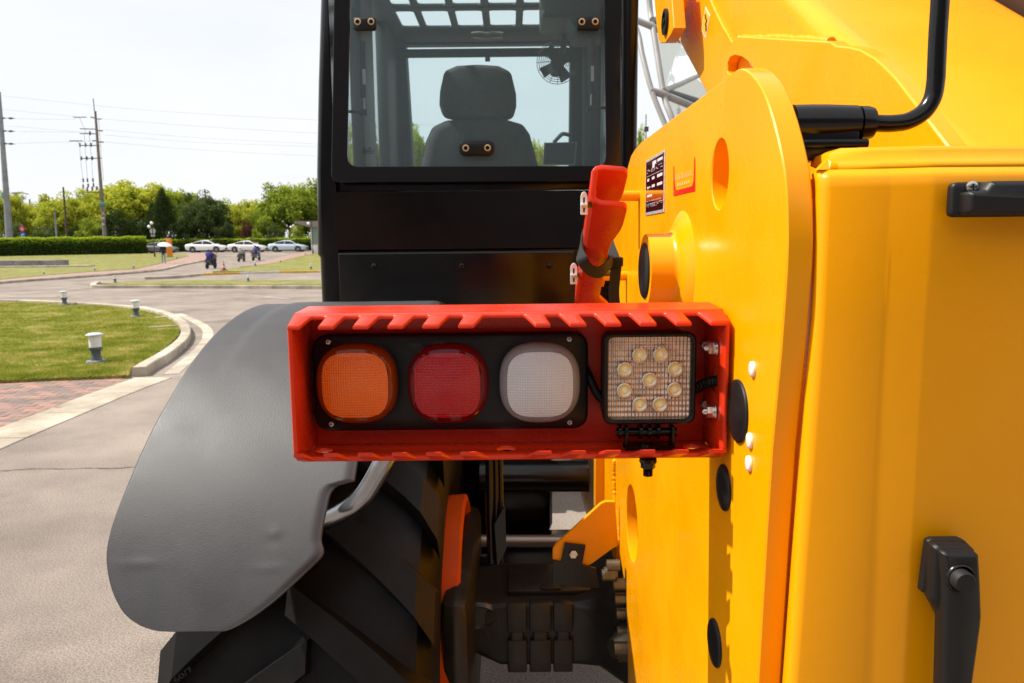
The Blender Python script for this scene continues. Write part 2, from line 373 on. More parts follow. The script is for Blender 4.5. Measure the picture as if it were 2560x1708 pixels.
path_p = [(-500, 739), (0, 699), (130, 687.5), (218, 680.5), (340, 673), (409, 656), (450, 645.5), (474, 640), (463, 636.5), (470, 634), (530, 634), (548, 638), (516, 648), (460, 659), (402, 672), (306, 681), (170, 691), (0, 703), (-500, 748)]
sheet_on_ground('brick_footpath', GP(path_p, .05), .05, PINK)
D_l = [(531, 679), (579, 670.5), (664, 661), (720, 649), (770, 637), (800, 632.5), (1000, 632), (1250, 660), (1250, 676), (797, 676), (640, 678)]
sheet_on_ground('mid_lawn', GP(D_l, .06), .06, GRASS)
D_p = [(600, 667), (664, 652), (720, 638), (752, 631.5), (800, 629.5), (1000, 629), (1000, 631), (800, 632), (770, 636.5), (720, 648.5), (664, 660.5)]
sheet_on_ground('gate_footpath', GP(D_p, .04), .04, PINK)
kerb('painted_kerb', GP([(361, 694), (420, 692), (470, 688), (520, 684), (600, 681.5), (797, 677.5), (1200, 675)], .10), .2, .13, 2.2, STONE, mats=lambda k, n: STONE if k < n*.14 else ((YKERB, WKERB)[k % 2]))
# faint lane marks on the road
for L_ in ([(20, 741), (140, 741.5)], [(416, 733.5), (510, 735)], [(660, 742.5), (720, 746.5)], [(236, 725), (270, 725.5)]):
    a, b = GP(L_); t = (b-a).normalized(); nn = Vector((-t.y, t.x, 0))*.06
    m = MB(); m.add([(q.x, q.y, gz(q.y)+.004) for q in (a-nn, b-nn, b+nn, a+nn)], [(0, 1, 2, 3)]); m.build('lane_mark', mat('worn_white_line', (.36, .34, .31), .9, var=.25, vscale=3), gnd, flat=True)
def blade_mat():
    m = bpy.data.materials.new('grass_blade'); m.use_nodes = True; n = m.node_tree; n.nodes.clear(); L = n.links.new
    o = n.nodes.new('ShaderNodeOutputMaterial'); d = n.nodes.new('ShaderNodeBsdfDiffuse'); t = n.nodes.new('ShaderNodeBsdfTranslucent'); mx_ = n.nodes.new('ShaderNodeMixShader'); mx_.inputs[0].default_value = .45
    tc_ = n.nodes.new('ShaderNodeTexCoord'); z = n.nodes.new('ShaderNodeTexNoise'); z.inputs['Scale'].default_value = 1.7; z.inputs['Detail'].default_value = 7; z.inputs['Roughness'].default_value = .72
    r = n.nodes.new('ShaderNodeValToRGB'); r.color_ramp.elements[0].position = .34; r.color_ramp.elements[1].position = .66; r.color_ramp.elements[0].color = (.17, .21, .025, 1); r.color_ramp.elements[1].color = (.60, .49, .19, 1); e = r.color_ramp.elements.new(.5); e.color = (.31, .325, .05, 1)
    L(tc_.outputs['Object'], z.inputs['Vector']); L(z.outputs['Fac'], r.inputs[0]); L(r.outputs[0], d.inputs[0]); L(r.outputs[0], t.inputs[0]); L(d.outputs[0], mx_.inputs[1]); L(t.outputs[0], mx_.inputs[2]); L(mx_.outputs[0], o.inputs[0]); return m
# mown grass blades on the near lawn
import numpy as np
rg = np.random.default_rng(5); polyA = [(q.x, q.y) for q in GP(A_in, .045)]
NB = 90000; d_ = rg.random(NB*3); yy = 8.5+ (d_**1.6)*14; xx = -yy*.72+rg.random(NB*3)*(yy*.72-1.5)
def inside_np(x, y, poly):
    c = np.zeros(len(x), bool); n = len(poly)
    for i in range(n):
        x1, y1 = poly[i-1]; x2, y2 = poly[i]
        if y1 == y2: continue
        c ^= ((y1 > y) != (y2 > y)) & (x < (x2-x1)*(y-y1)/(y2-y1)+x1)
    return c
k = inside_np(xx, yy, polyA); xx, yy = xx[k][:NB], yy[k][:NB]; nb = len(xx)
hgt = rg.uniform(.022, .055, nb)*(.8+.4*np.sin(xx*2.1)*np.sin(yy*1.3)); an = rg.uniform(0, math.tau, nb); wd = rg.uniform(.004, .008, nb)*(1+yy*.03); lean = rg.uniform(.0, .03, nb); la = rg.uniform(0, math.tau, nb)
co = np.zeros((nb, 3, 3), np.float32)
co[:, 0] = np.stack([xx-np.cos(an)*wd, yy-np.sin(an)*wd, np.full(nb, .043)], 1); co[:, 1] = np.stack([xx+np.cos(an)*wd, yy+np.sin(an)*wd, np.full(nb, .043)], 1); co[:, 2] = np.stack([xx+np.cos(la)*lean, yy+np.sin(la)*lean, .045+hgt], 1)
me = bpy.data.meshes.new('grass_blades'); me.vertices.add(nb*3); me.vertices.foreach_set('co', co.ravel()); me.loops.add(nb*3); me.loops.foreach_set('vertex_index', np.arange(nb*3, dtype=np.int32)); me.polygons.add(nb); me.polygons.foreach_set('loop_start', np.arange(0, nb*3, 3, dtype=np.int32)); me.update()
GBL = blade_mat(); me.materials.append(GBL)
o = bpy.data.objects.new('grass_blades', me); COL.objects.link(o); tag(o, 'short mown grass on the near lawn beside the curved kerb', 'grass', kind='stuff')
# a few stone slabs and clods lying in the lawn by the kerb
for a, b in (((372, 820), (450, 815)), ((388, 796), (430, 791))):
    q0, q1 = G(*a, .045), G(*b, .045); m = MB(); m.box((q0+q1)/2+Vector((0, 0, .006)), ((q1-q0).length, .09, .03), Euler((0, 0, math.atan2(q1.y-q0.y, q1.x-q0.x))), ch=.006); o = m.build('lawn_slab', STONE); tag(o, kind='structure')
# ================================================================== THE TELEHANDLER
TH = empty('telehandler', (-.1, 1.95, 0))
tag(TH, 'yellow telehandler with black cab, red lamp guard and raised boom', 'telehandler')
def glassmat(name, tint, haze=.05, rough=.0, hazecol=(.55, .62, .62)):
    m = bpy.data.materials.new(name); m.use_nodes = True; n = m.node_tree; n.nodes.clear(); L = n.links.new
    o = n.nodes.new('ShaderNodeOutputMaterial'); tr = n.nodes.new('ShaderNodeBsdfTransparent'); gl = n.nodes.new('ShaderNodeBsdfGlossy'); df = n.nodes.new('ShaderNodeBsdfDiffuse')
    tr.inputs[0].default_value = (*tint, 1); gl.inputs['Roughness'].default_value = rough; df.inputs[0].default_value = (*hazecol, 1)
    fr = n.nodes.new('ShaderNodeFresnel'); fr.inputs[0].default_value = 1.5
    t = n.nodes.new('ShaderNodeTexCoord'); z = n.nodes.new('ShaderNodeTexNoise'); z.inputs['Scale'].default_value = 3.5; z.inputs['Detail'].default_value = 6
    mr = n.nodes.new('ShaderNodeMapRange'); mr.inputs['To Min'].default_value = haze*.75; mr.inputs['To Max'].default_value = haze*1.25
    L(t.outputs['Object'], z.inputs['Vector']); L(z.outputs['Fac'], mr.inputs['Value'])
    a = n.nodes.new('ShaderNodeMixShader'); b = n.nodes.new('ShaderNodeMixShader')
    L(mr.outputs[0], a.inputs[0]); L(tr.outputs[0], a.inputs[1]); L(df.outputs[0], a.inputs[2])
    L(fr.outputs[0], b.inputs[0]); L(a.outputs[0], b.inputs[1]); L(gl.outputs[0], b.inputs[2]); L(b.outputs[0], o.inputs[0])
    return m
GLASS = glassmat('tinted_cab_glass', (.80, .95, .95), .19, 0., (.30, .48, .56))
GLASS2 = glassmat('cab_front_glass', (.97, 1, 1), .01)
def wavebump(m, sx, sz, strength, dist, mortar=False):
    n = m.node_tree; L = n.links.new; b = n.nodes['Principled BSDF']; t = n.nodes.new('ShaderNodeTexCoord'); hs = []
    for d, s_ in (('X', sx), ('Z', sz)):
        wv = n.nodes.new('ShaderNodeTexWave'); wv.bands_direction = d; wv.wave_profile = 'SIN'; wv.inputs['Scale'].default_value = s_; wv.inputs['Distortion'].default_value = 0
        L(t.outputs['Object'], wv.inputs['Vector']); hs.append(wv.outputs['Fac'])
    mu = n.nodes.new('ShaderNodeMath'); mu.operation = 'ADD'; L(hs[0], mu.inputs[0]); L(hs[1], mu.inputs[1])
    bp = n.nodes.new('ShaderNodeBump'); bp.inputs['Strength'].default_value = strength; bp.inputs['Distance'].default_value = dist
    L(mu.outputs[0], bp.inputs['Height']); L(bp.outputs[0], b.inputs['Normal'])
    return m
zc = lambda y, z: y*math.cos(PITCH)+(CH-z)*math.sin(PITCH)
# ------------------------------------------------------------------ lamp guard
YF, YB = .88, .975
fx = lambda px: PY(px, 812, YF).x
rx = lambda px: PY(px, 787, .905).x
XL, XR = -.262, .2545
def bend_top(y): return 1.6135-(.912-y)*(.37 if y < .912 else .045)
def bend_bot(y): return 1.4350 if y > .912 else 1.4350+(.912-y)*.46
def comb(tips, roots, gap):
    """front edge of a guard sheet: slanted teeth, mirrored about the middle gap"""
    e = [(XL, YF), (tips[0][1], YF)]
    h = len(tips)//2
    for i in range(h):
        if i < h-1: e += [(roots[i][0], .905), (roots[i][1], .905), (tips[i+1][0], YF), (tips[i+1][1], YF)]
    e += [(gap[0], .905), (gap[1], .905)]
    for i in range(h, len(tips)-1):
        e += [(tips[i][0], YF), (tips[i][1], YF), (roots[i-1][0], .905), (roots[i-1][1], .905)]
    e += [(tips[-1][0], YF), (XR, YF)]
    return e
tt = [(710, 748), (794, 833), (881, 920), (968, 1007), (1055, 1096), (1145, 1184), (1338, 1377), (1425, 1467), (1513, 1554), (1600, 1642), (1690, 1730), (1777, 1822)]
tr_ = [(778, 816), (861, 902), (948, 989), (1035, 1075), (1122, 1162), (1359, 1399), (1445, 1486), (1534, 1573), (1619, 1660), (1706, 1745)]
T_ = [(fx(a), fx(b)) for a, b in tt]; Ro = [(rx(a), rx(b)) for a, b in tr_]
Ro = Ro[:5]+[(0, 0)]*0+Ro[5:]
edge = comb(T_, Ro, (rx(1208), rx(1311)))
def fine(edge, back):
    pts = [(XR, back), (XL, back)]+edge
    rad = [0, 0]+[.0009 if q[1] < .89 else .0036 for q in edge]
    p = rpoly(pts, rad, 4)
    o = []                                           # extra points along the slanted sides so the bend shows
    for i in range(len(p)):
        a, b = Vector(p[i]), Vector(p[(i+1) % len(p)]); n = 1
        if abs(a.y-b.y) > .01: n = 4 if abs(a.y-b.y) < .04 else 10
        for k in range(n): o.append(tuple(a.lerp(b, k/n)))
    return o
lg = MB()
def sheet(mb, pts, fn, t): mb.plate(pts, (), t, .0012, fn)
# the sheet is cut in strips along y so that it can bend
def strips(mb, pts, zf, t, hole=()):
    mb.plate(pts, hole, t, .0012, lambda a, b, c: (a, b, zf(b)+c))
strips(lg, fine(edge, .912), lambda y: bend_top(y), .0055)
lg.add([], [])
# back strips of top and bottom sheets (plain, behind the toothed strip)
za_, zb__ = bend_top(.9115), bend_top(.979); h_ = .00275
lg.hexa([(XL, .9115, za_-h_), (XR, .9115, za_-h_), (XR, .979, zb__-h_), (XL, .979, zb__-h_), (XL, .9115, za_+h_), (XR, .9115, za_+h_), (XR, .979, zb__+h_), (XL, .979, zb__+h_)])
bt = [(712, 760), (808, 846), (894, 932), (979, 1017), (1065, 1103), (1150, 1190), (1340, 1380), (1427, 1466), (1513, 1553), (1600, 1639), (1684, 1723), (1772, 1820)]
br = [(786, 824), (872, 908), (957, 992), (1042, 1077), (1128, 1161), (1363, 1399), (1450, 1486), (1535, 1571), (1622, 1654), (1700, 1743)]
fb = lambda px: PY(px, 1132, YF).x
rb = lambda px: PY(px, 1148, .905).x
edge_b = comb([(fb(a), fb(b)) for a, b in bt], [(rb(a), rb(b)) for a, b in br], (rb(1222), rb(1314)))
strips(lg, fine(edge_b, .912), lambda y: bend_bot(y), .0055)
hb = [circ((PY(1265, 1130, .945).x, .944), .0125, 20), circ((PY(805, 1125, .93).x, .944), .011, 20), circ((PY(1735, 1128, .93).x, .944), .011, 20)]
lg.plate([(XL, .9115), (XR, .9115), (XR, .979), (XL, .979)], hb, .0055, .0005, lambda a, b, c: (a, b, 1.4350+c))
lg.box(((XL+XR)/2, YB+.0022, 1.525), (XR-XL-.002, .005, .176))                       # back sheet
side = rpoly([(YF, 1.452), (YF+.012, 1.4385), (.9775, 1.4385), (.9775, 1.6115), (YF+.016, 1.609), (YF, 1.6015)], [.004, .008, .002, .002, .008, .004])
lg.plate(side, (), .0052, .0012, lambda a, b, c: (XL+.0027+c, a, b))
ho = [circ((.928, 1.527), .018, 20)]
lg.plate(side, ho, .0052, .0012, lambda a, b, c: (XR-.0027+c, a, b))
guard = lg.build('lamp_guard', RED, TH, ang=50)
tag(guard, 'red steel lamp guard with slanted comb teeth')
# ------------------------------------------------------------------ tail lamp cluster
yh = .945
q0, q1 = PY(777, 838, yh), PY(1470, 1072, yh)
tl = MB().plate(rrect((q0.x+q1.x)/2, (q0.z+q1.z)/2, q1.x-q0.x, q0.z-q1.z, .021, 8), (), .022, .004, lambda a, b, c: (a, yh+.010+c, b))
lampc = [(895, 957, 'amber'), (1121, 957, 'red'), (1349, 955, 'clear')]
lamp = tl.build('tail_lamp', BLKS, TH, ang=60); tag(lamp, 'black tail lamp with amber, red and clear lenses')
def lensmat(name, col, rim, rough=.10):
    def shell(nm, cdif, ctr, mixf, wave):
        m = mat(nm, cdif, rough, spec=.5); n = m.node_tree; L = n.links.new; b_ = n.nodes['Principled BSDF']; o = n.nodes['Material Output']
        if wave: wavebump(m, 106, 94, .5, .0010); b_.inputs['Coat Weight'].default_value = .55; b_.inputs['Coat Roughness'].default_value = .02
        t = n.nodes.new('ShaderNodeBsdfTransparent'); t.inputs[0].default_value = (*ctr, 1); x = n.nodes.new('ShaderNodeMixShader'); x.inputs[0].default_value = mixf
        L(t.outputs[0], x.inputs[1]); L(b_.outputs[0], x.inputs[2]); L(x.outputs[0], o.inputs[0]); return m
    return [shell(name+'_ribbed_lens', col, tuple(min(1, c*1.15) for c in col), .70, True), mat(name+'_lens_edge', rim, .10, spec=.6), shell(name+'_smooth_lens', tuple(.10*x+.90*y for x, y in zip(col, rim)), tuple(min(1, c*.55) for c in col), .62, False)]
BOWL = mat('lamp_reflector_bowl', (.80, .79, .77), .22, metal=1, bump=.3, bscale=260, bdist=.001); BULB = mat('lamp_bulb_glass', (.55, .53, .50), .08, spec=.8)
LM = {'amber': lensmat('amber', (1.0, .175, .0), (.20, .026, .001)), 'red': lensmat('red', (.54, .002, .010), (.12, .003, .004)), 'clear': lensmat('clear', (.74, .74, .77), (.22, .20, .20))}
def sq_ring(c, r, y, n=64, p=2.55):
    o = []
    for k in range(n):
        a = 2*math.pi*k/n; ca, sa = math.cos(a), math.sin(a)
        s_ = (abs(ca)**p+abs(sa)**p)**(-1/p); o.append(Vector((c.x+r*s_*ca, y, c.z+r*s_*sa)))
    return o
for px, py, k in lampc:
    c = PY(px, py, yh-.004); rr = .0508; m = MB()
    m.mi = 1; m.rings([sq_ring(c, rr, yh), sq_ring(c, rr, yh-.006), sq_ring(c, rr*.985, yh-.013), sq_ring(c, rr*.945, yh-.0185), sq_ring(c, rr*.885, yh-.0213)], caps=False)
    dome = lambda f: yh-.0213-.0085*(1-(f/.885)**2)
    core = lambda f: sq_ring(c, rr*f, dome(f), p=3.3)
    m.mi = 2; m.rings([sq_ring(c, rr*.885, dome(.885)), sq_ring(c, rr*.85, dome(.85), p=2.7), core(.80)], caps=False)
    m.mi = 0; m.rings([core(f) for f in (.80, .74, .65, .5, .35, .2, .08)], caps=True)
    bw = MB(); bw.rings([sq_ring(c, rr*f, yy_, p=3.4) for f, yy_ in ((.90, yh-.0160), (.70, yh-.0085), (.45, yh-.0040), (.22, yh-.0022), (.10, yh-.0020))], caps=True); bw.build('reflector', BOWL, lamp, ang=60)
    bb = MB(); bb.lathe([(.006, -.002), (.006, -.008), (.011, -.013), (.0105, -.0165), (.005, -.0190), (.0005, -.0195)], n=18); bb.v = [(c.x+a_, yh+z_, c.z+b_) for a_, b_, z_ in bb.v]; bb.build('bulb', BULB, lamp, ang=60)
    o = m.build('lens', LM[k], lamp, ang=40); tag(o, {'amber': 'amber ribbed lens', 'red': 'dark red ribbed lens', 'clear': 'clear white ribbed lens'}[k])
def crosshead(parent, c, r, ax=(0, -1, 0), name='screw', m_=STEEL):
    m = MB(); m.lathe([(r, .0), (r, .0014), (r*.75, .0024), (r*.3, .0026), (r*.05, .0018)], n=16)
    m.mi = 1; m.box((0, 0, .00235), (r*1.15, r*.22, .0012)); m.box((0, 0, .00238), (r*.22, r*1.15, .0012))
    M = Vector(ax).to_track_quat('Z', 'Y').to_matrix(); m.v = [tuple(Vector(c)+M @ Vector(q)) for q in m.v]
    return m.build(name, [m_, BLKM], parent)
for px, py in ((821, 855), (829, 1060), (1423, 848), (1424, 1056)): crosshead(lamp, PY(px, py, yh-.001), .0036)
# ------------------------------------------------------------------ work lamp
yw = .915
q0, q1 = PY(1509, 833, yw), PY(1739, 1061, yw); wc = (q0+q1)/2; ww = q1.x-q0.x; wh = q0.z-q1.z
wl = MB(); fnw = lambda a, b, c: (a, yw+c, b)
wl.plate(rrect(wc.x, wc.z, ww, wh, .013, 6), [rrect(wc.x, wc.z, ww*.9, wh*.9, .009, 6)], .016, .003, lambda a, b, c: (a, yw+.008+c, b))
wl.plate(rrect(wc.x, wc.z, ww*.97, wh*.97, .012, 6), (), .03, .003, lambda a, b, c: (a, yw+.030+c, b))
for i in range(9): wl.box((wc.x-ww*.36+i*ww*.09, yw+.047, wc.z), (.003, .012, wh*.8))
work = wl.build('work_lamp', BLKS, TH, ang=50); tag(work, 'square black work lamp with nine light diodes')
refl = mat('work_lamp_reflector', (.66, .56, .47), .26, metal=.55, var=.22, vscale=60, coat=.6, crough=.05)
wavebump(refl, 70, 45, .9, .0016)
MB().plate(rrect(wc.x, wc.z, ww*.91, wh*.91, .009, 6), (), .004, .0005, lambda a, b, c: (a, yw+.0085+c, b)).build('reflector', refl, work)
LEDY = mat('led_phosphor_yellow', (.80, .70, .10), .4); LEDG = mat('clear_led_optic', (.93, .93, .90), .03, trans=.97, spec=.5)
CUPM = mat('led_cup', (.66, .60, .50), .22, metal=.5, coat=.5)
for a, b in ((1240, 510), (1420, 505), (1110, 635), (1545, 630), (1325, 725), (1107, 815), (1540, 808), (1240, 935), (1413, 935)):
    c = PY(1240+a*.2894, 740+b*.2894, yw+.005); r = .0094; m = MB()
    m.mi = 0; m.lathe([(r, .0), (r, .0035), (r*.9, .0042), (r*.86, .0035), (r*.5, .0008), (r*.46, .0007)], n=24, caps=False)
    m.mi = 1; m.lathe([(r*.62, .0012), (r*.45, .0016), (r*.05, .0018)], n=20)
    m.mi = 2; m.lathe([(r*.36, .0017), (r*.34, .0026), (r*.24, .0032), (r*.22, .0026), (r*.04, .0024)], n=20)
    M = Vector((0, -1, 0)).to_track_quat('Z', 'Y').to_matrix(); m.v = [tuple(c+M @ Vector(q)) for q in m.v]
    m.build('led', [CUPM, LEDY, WHITE], work)
yk = MB(); pa = PY(1565, 1070, yw+.02); pb = PY(1680, 1070, yw+.02); zb = 1.4395
for x in (pa.x, pb.x): yk.box((x, yw+.022, (pa.z+zb)/2-.002), (.004, .022, pa.z-zb+.010), ch=.001)
yk.box(((pa.x+pb.x)/2, yw+.022, zb+.0022), (pb.x-pa.x+.004, .024, .004))
yk.tube([(pa.x-.012, yw+.022, pa.z-.006), (pb.x+.006, yw+.022, pa.z-.006)], .0055, 12)
for x in (pa.x-.008, pa.x+.018, (pa.x+pb.x)/2, pb.x-.018): yk.tube([(x-.002, yw+.022, pa.z-.004), (x+.002, yw+.022, pa.z-.004)], .0105, 14)
yk.build('yoke', BLKG, work, ang=45)
bo = MB(); xm = PY(1612, 1120, yw+.02).x
bo.lathe([(.0105, 1.4320), (.0110, 1.4285), (.0085, 1.4245)], (xm, yw-.004, 0), n=20); bo.lathe([(.0092, 1.4275), (.0092, 1.4205)], (xm, yw-.004, 0), n=6)
pr = [];
for i in range(6): pr += [(.0062, 1.4205-i*.0019), (.0054, 1.4196-i*.0019)]
bo.lathe(pr, (xm, yw-.004, 0), n=16); bo.lathe([(.012, 1.4377), (.012, 1.4402), (.0085, 1.4403), (.008, 1.446), (.006, 1.447)], (xm, yw+.016, 0), n=20)
bo.build('clamp_bolt', BLKG, work)
def corrugated(path, r, n=90):
    p = smooth_path(path, 14); L = [0]
    for i in range(1, len(p)): L.append(L[-1]+(p[i]-p[i-1]).length)
    o = []; rr = []; j = 0
    for k in range(n+1):
        t = L[-1]*k/n
        while j < len(p)-2 and L[j+1] < t: j += 1
        o.append(p[j].lerp(p[j+1], (t-L[j])/max(1e-6, L[j+1]-L[j]))); rr.append(r*(1.0 if k % 3 else .84))
    return MB().tube(o, rr, 12)
corrugated([PY(1462, 920, .966), PY(1476, 950, .955), PY(1497, 990, .952), PY(1525, 1008, .955), PY(1560, 1000, .962)], .0058, 70).build('cable_sleeve', BLKS, work)
corrugated([PY(1700, 985, .955), PY(1738, 972, .948), PY(1765, 958, .940), Vector((.262, .928, 1.527)), Vector((.285, .930, 1.53))], .0072, 60).build('cable_sleeve', BLKS, work)
def hexbolt(parent, c, ax, r=.008, m_=STEEL, name='bolt', wash=True, h=.0065, stub=True):
    m = MB()
    if wash: m.lathe([(r*1.5, 0), (r*1.5, .0018), (r*1.2, .0022)], n=20); m.lathe([(r*1.25, .0022), (r*1.25, .004)], n=20)
    b0 = .004 if wash else 0
    m.lathe([(r*1.02, b0), (r*1.05, b0+.0008), (r*1.05, b0+h-.001), (r*.92, b0+h)], n=6)
    if stub: m.lathe([(r*.6, b0+h), (r*.58, b0+h+.004), (r*.45, b0+h+.0052)], n=14)
    M = Vector(ax).to_track_quat('Z', 'Y').to_matrix(); m.v = [tuple(Vector(c)+M @ Vector(q)) for q in m.v]
    return m.build(name, m_, parent, ang=25)
for py in (870, 1030): hexbolt(guard, (XR-.0055, .915, PY(1790, py, .915).z), (-1, .12, 0), .0075)
for py in (864, 1012): hexbolt(guard, PY(1764, py, .968)+Vector((0, .004, 0)), (0, -1, 0), .0065, wash=False, stub=False)
# ------------------------------------------------------------------ chassis side plate
XP = .26
pxy = lambda px, py, X=XP: (PX(px, py, X).y, PX(px, py, X).z)
near = [(1853, 171), (1866, 175), (1878, 184), (1890, 198), (1901, 215), (1912, 238), (1922, 264), (1933, 300), (1944, 343), (1953, 385), (1960, 425), (1965, 480), (1967, 532), (1968, 600), (1966, 667), (1960, 760), (1952, 870), (1940, 1000), (1929, 1120), (1914, 1360), (1894, 1708), (1884, 1900)]
far = [(1571, 1950), (1570, 1708), (1568, 1560), (1566, 1495), (1559, 1442), (1552, 1400), (1546, 1360), (1541, 1300), (1539, 1250), (1539, 1150), (1535, 1000), (1531, 800), (1531, 680), (1534, 590), (1543, 540), (1552, 493), (1562, 450), (1571, 412), (1578, 388), (1588, 372), (1600, 358), (1680, 297), (1760, 237), (1815, 195), (1832, 181), (1842, 174)]
def ell(cx, cy, rx_, ry_, n=36, X=XP):
    c = pxy(cx, cy, X); a = abs(pxy(cx-rx_, cy, X)[0]-pxy(cx+rx_, cy, X)[0])/2; b = abs(pxy(cx, cy-ry_, X)[1]-pxy(cx, cy+ry_, X)[1])/2
    return c, a, b
(h1, a1, b1) = ell(1799, 436, 21.5, 87); (h2, a2, b2) = ell(1579, 1308, 14.5, 93)
cp = MB().plate([pxy(*q) for q in near+far], [circ(h1, a1, 40, b1), circ(h2, a2, 40, b2)], .025, .0016, lambda a, b, c: (XP+.0125+c, a, b))
def ringtube(c, a, b, x0, x1, n=40):
    rs = []
    for x, k in ((x0, 1.0), (x1, 1.0), (x1, 1.12), (x0, 1.12)): rs.append([Vector((x, c[0]+a*k*math.cos(2*math.pi*i/n), c[1]+b*k*math.sin(2*math.pi*i/n))) for i in range(n)])
    return rs
cp.rings(ringtube(h1, a1, b1, XP+.0245, XP+.075), closed=True); cp.rings(ringtube(h2, a2, b2, XP+.0245, XP+.08), closed=True)
chas = cp.build('chassis_plate', YEL, TH, ang=40); tag(chas, 'tall yellow steel side plate with round holes')
# pivot boss with cap
c = PX(1703, 676, XP); ym, zm = c.y, c.z; r0 = .056
c = PX(1639, 676, .208); print('boss', ym, zm, c)
bs = MB().lathe([(r0*1.62, XP+.0005), (r0*1.55, XP-.003), (r0*1.34, XP-.009), (r0*1.20, XP-.0135), (r0*1.11, XP-.0145), (r0*1.04, XP-.0185), (r0, XP-.023), (r0, .2065), (r0*.985, .2045), (r0*.75, .2045), (r0*.74, .215)], (0, ym, zm), 'X', 56)
boss = bs.build('pivot_boss', YEL, TH, ang=50)
MB().lathe([(.0425, .2058), (.0425, .2025), (.040, .2008), (.02, .1999), (.002, .1998)], (0, ym, zm), 'X', 40).build('cap', BLKS, boss, ang=50)
def plug(px, py, rx_, ry_, m_, name, t=.0045, X=XP, tiny=False):
    c, a, b = ell(px, py, rx_, ry_, X=X); r = (a+b)/2 if not tiny else b
    return MB().lathe([(r, X-.0002), (r, X-t*.55), (r*.94, X-t*.85), (r*.6, X-t), (r*.03, X-t*1.02)], (0, c[0], c[1]), 'X', 32).build(name, m_, chas, ang=60)
plug(1847, 1028, 25, 77, BLKS, 'hole_plug'); plug(1812, 1219, 18, 53, BLKS, 'hole_plug'); plug(1789, 1607, 18, 52, BLKS, 'hole_plug')
for px, py in ((1884, 923), (1877, 1102), (1875, 1159)): plug(px, py, 8, 20, NYLON, 'nylon_plug', .0038, tiny=True)
plug(1499, 1240, 3, 9, NYLON, 'nylon_plug', .004, X=.2605, tiny=True).name = 'nylon_plug'
# name plate
def quad_on_plate(pts, X): return [PX(px, py, X) for px, py in pts]
NPF = mat('name_plate_red_reflection', (.075, .004, .006), .12, metal=0, spec=.8, coat=1, crough=.02)  # maroon base puts the red prop's mirror reflection into the print colour
ALU = mat('name_plate_aluminium', (.74, .72, .70), .35, metal=.6, var=.25, vscale=120)
npd = [pxy(1617, 402), pxy(1662, 376), pxy(1662, 531), pxy(1616, 539)]
y0, y1 = max(npd[0][0], npd[3][0]), min(npd[1][0], npd[2][0]); z0, z1 = (npd[0][1]+npd[1][1])/2, (npd[2][1]+npd[3][1])/2
npm = MB().plate([(y0, z0), (y1, z0), (y1, z1), (y0, z1)], (), .0016, .0003, lambda a, b, c: (XP-.0009+c, a, b))
npl = npm.build('name_plate', ALU, chas); W_, H_ = y0-y1, z0-z1
pp = lambda u, v, d: (XP-.0018-d, y0-u*W_, z0-v*H_)      # u: forward edge -> near edge, v: down
def nrect(mb, u0, v0, u1, v1, d=.0004):
    a = [pp(u0, v0, d), pp(u1, v0, d), pp(u1, v1, d), pp(u0, v1, d)]; b = [pp(u0, v0, d-.0003), pp(u1, v0, d-.0003), pp(u1, v1, d-.0003), pp(u0, v1, d-.0003)]
    mb.hexa(b+a)
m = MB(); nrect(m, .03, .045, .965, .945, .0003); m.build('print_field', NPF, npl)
m = MB()
rnd = random.Random(3)
for u0, v0, u1, v1 in ((.40, .085, .60, .15), (.40, .15, .52, .20), (.66, .09, .92, .135), (.12, .35, .22, .40), (.38, .35, .52, .395), (.66, .345, .92, .395), (.12, .49, .20, .53), (.24, .495, .29, .525), (.38, .485, .54, .53), (.66, .49, .92, .535), (.12, .64, .40, .68), (.06, .305, .93, .31)):
    nrect(m, u0, v0, u1, v1, .00055)
for v in (.19, .215, .24, .75, .80, .825, .85):       # rows of print too small to read
    u = .08
    while u < .9:
        L_ = rnd.uniform(.02, .09)
        if rnd.random() < .72: nrect(m, u, v, min(.94, u+L_), v+.009, .0005)
        u += L_+rnd.uniform(.015, .06)
m.build('print_marks', mat('name_plate_marks', (.62, .58, .58), .4), npl)
for u, v in ((.045, .03), (.955, .03), (.045, .965), (.955, .965)): MB().lathe([(.0021, XP-.0015), (.0021, XP-.0026), (.001, XP-.0032)], (0, pp(u, v, 0)[1], pp(u, v, 0)[2]), 'X', 12).build('rivet', STEEL, npl)
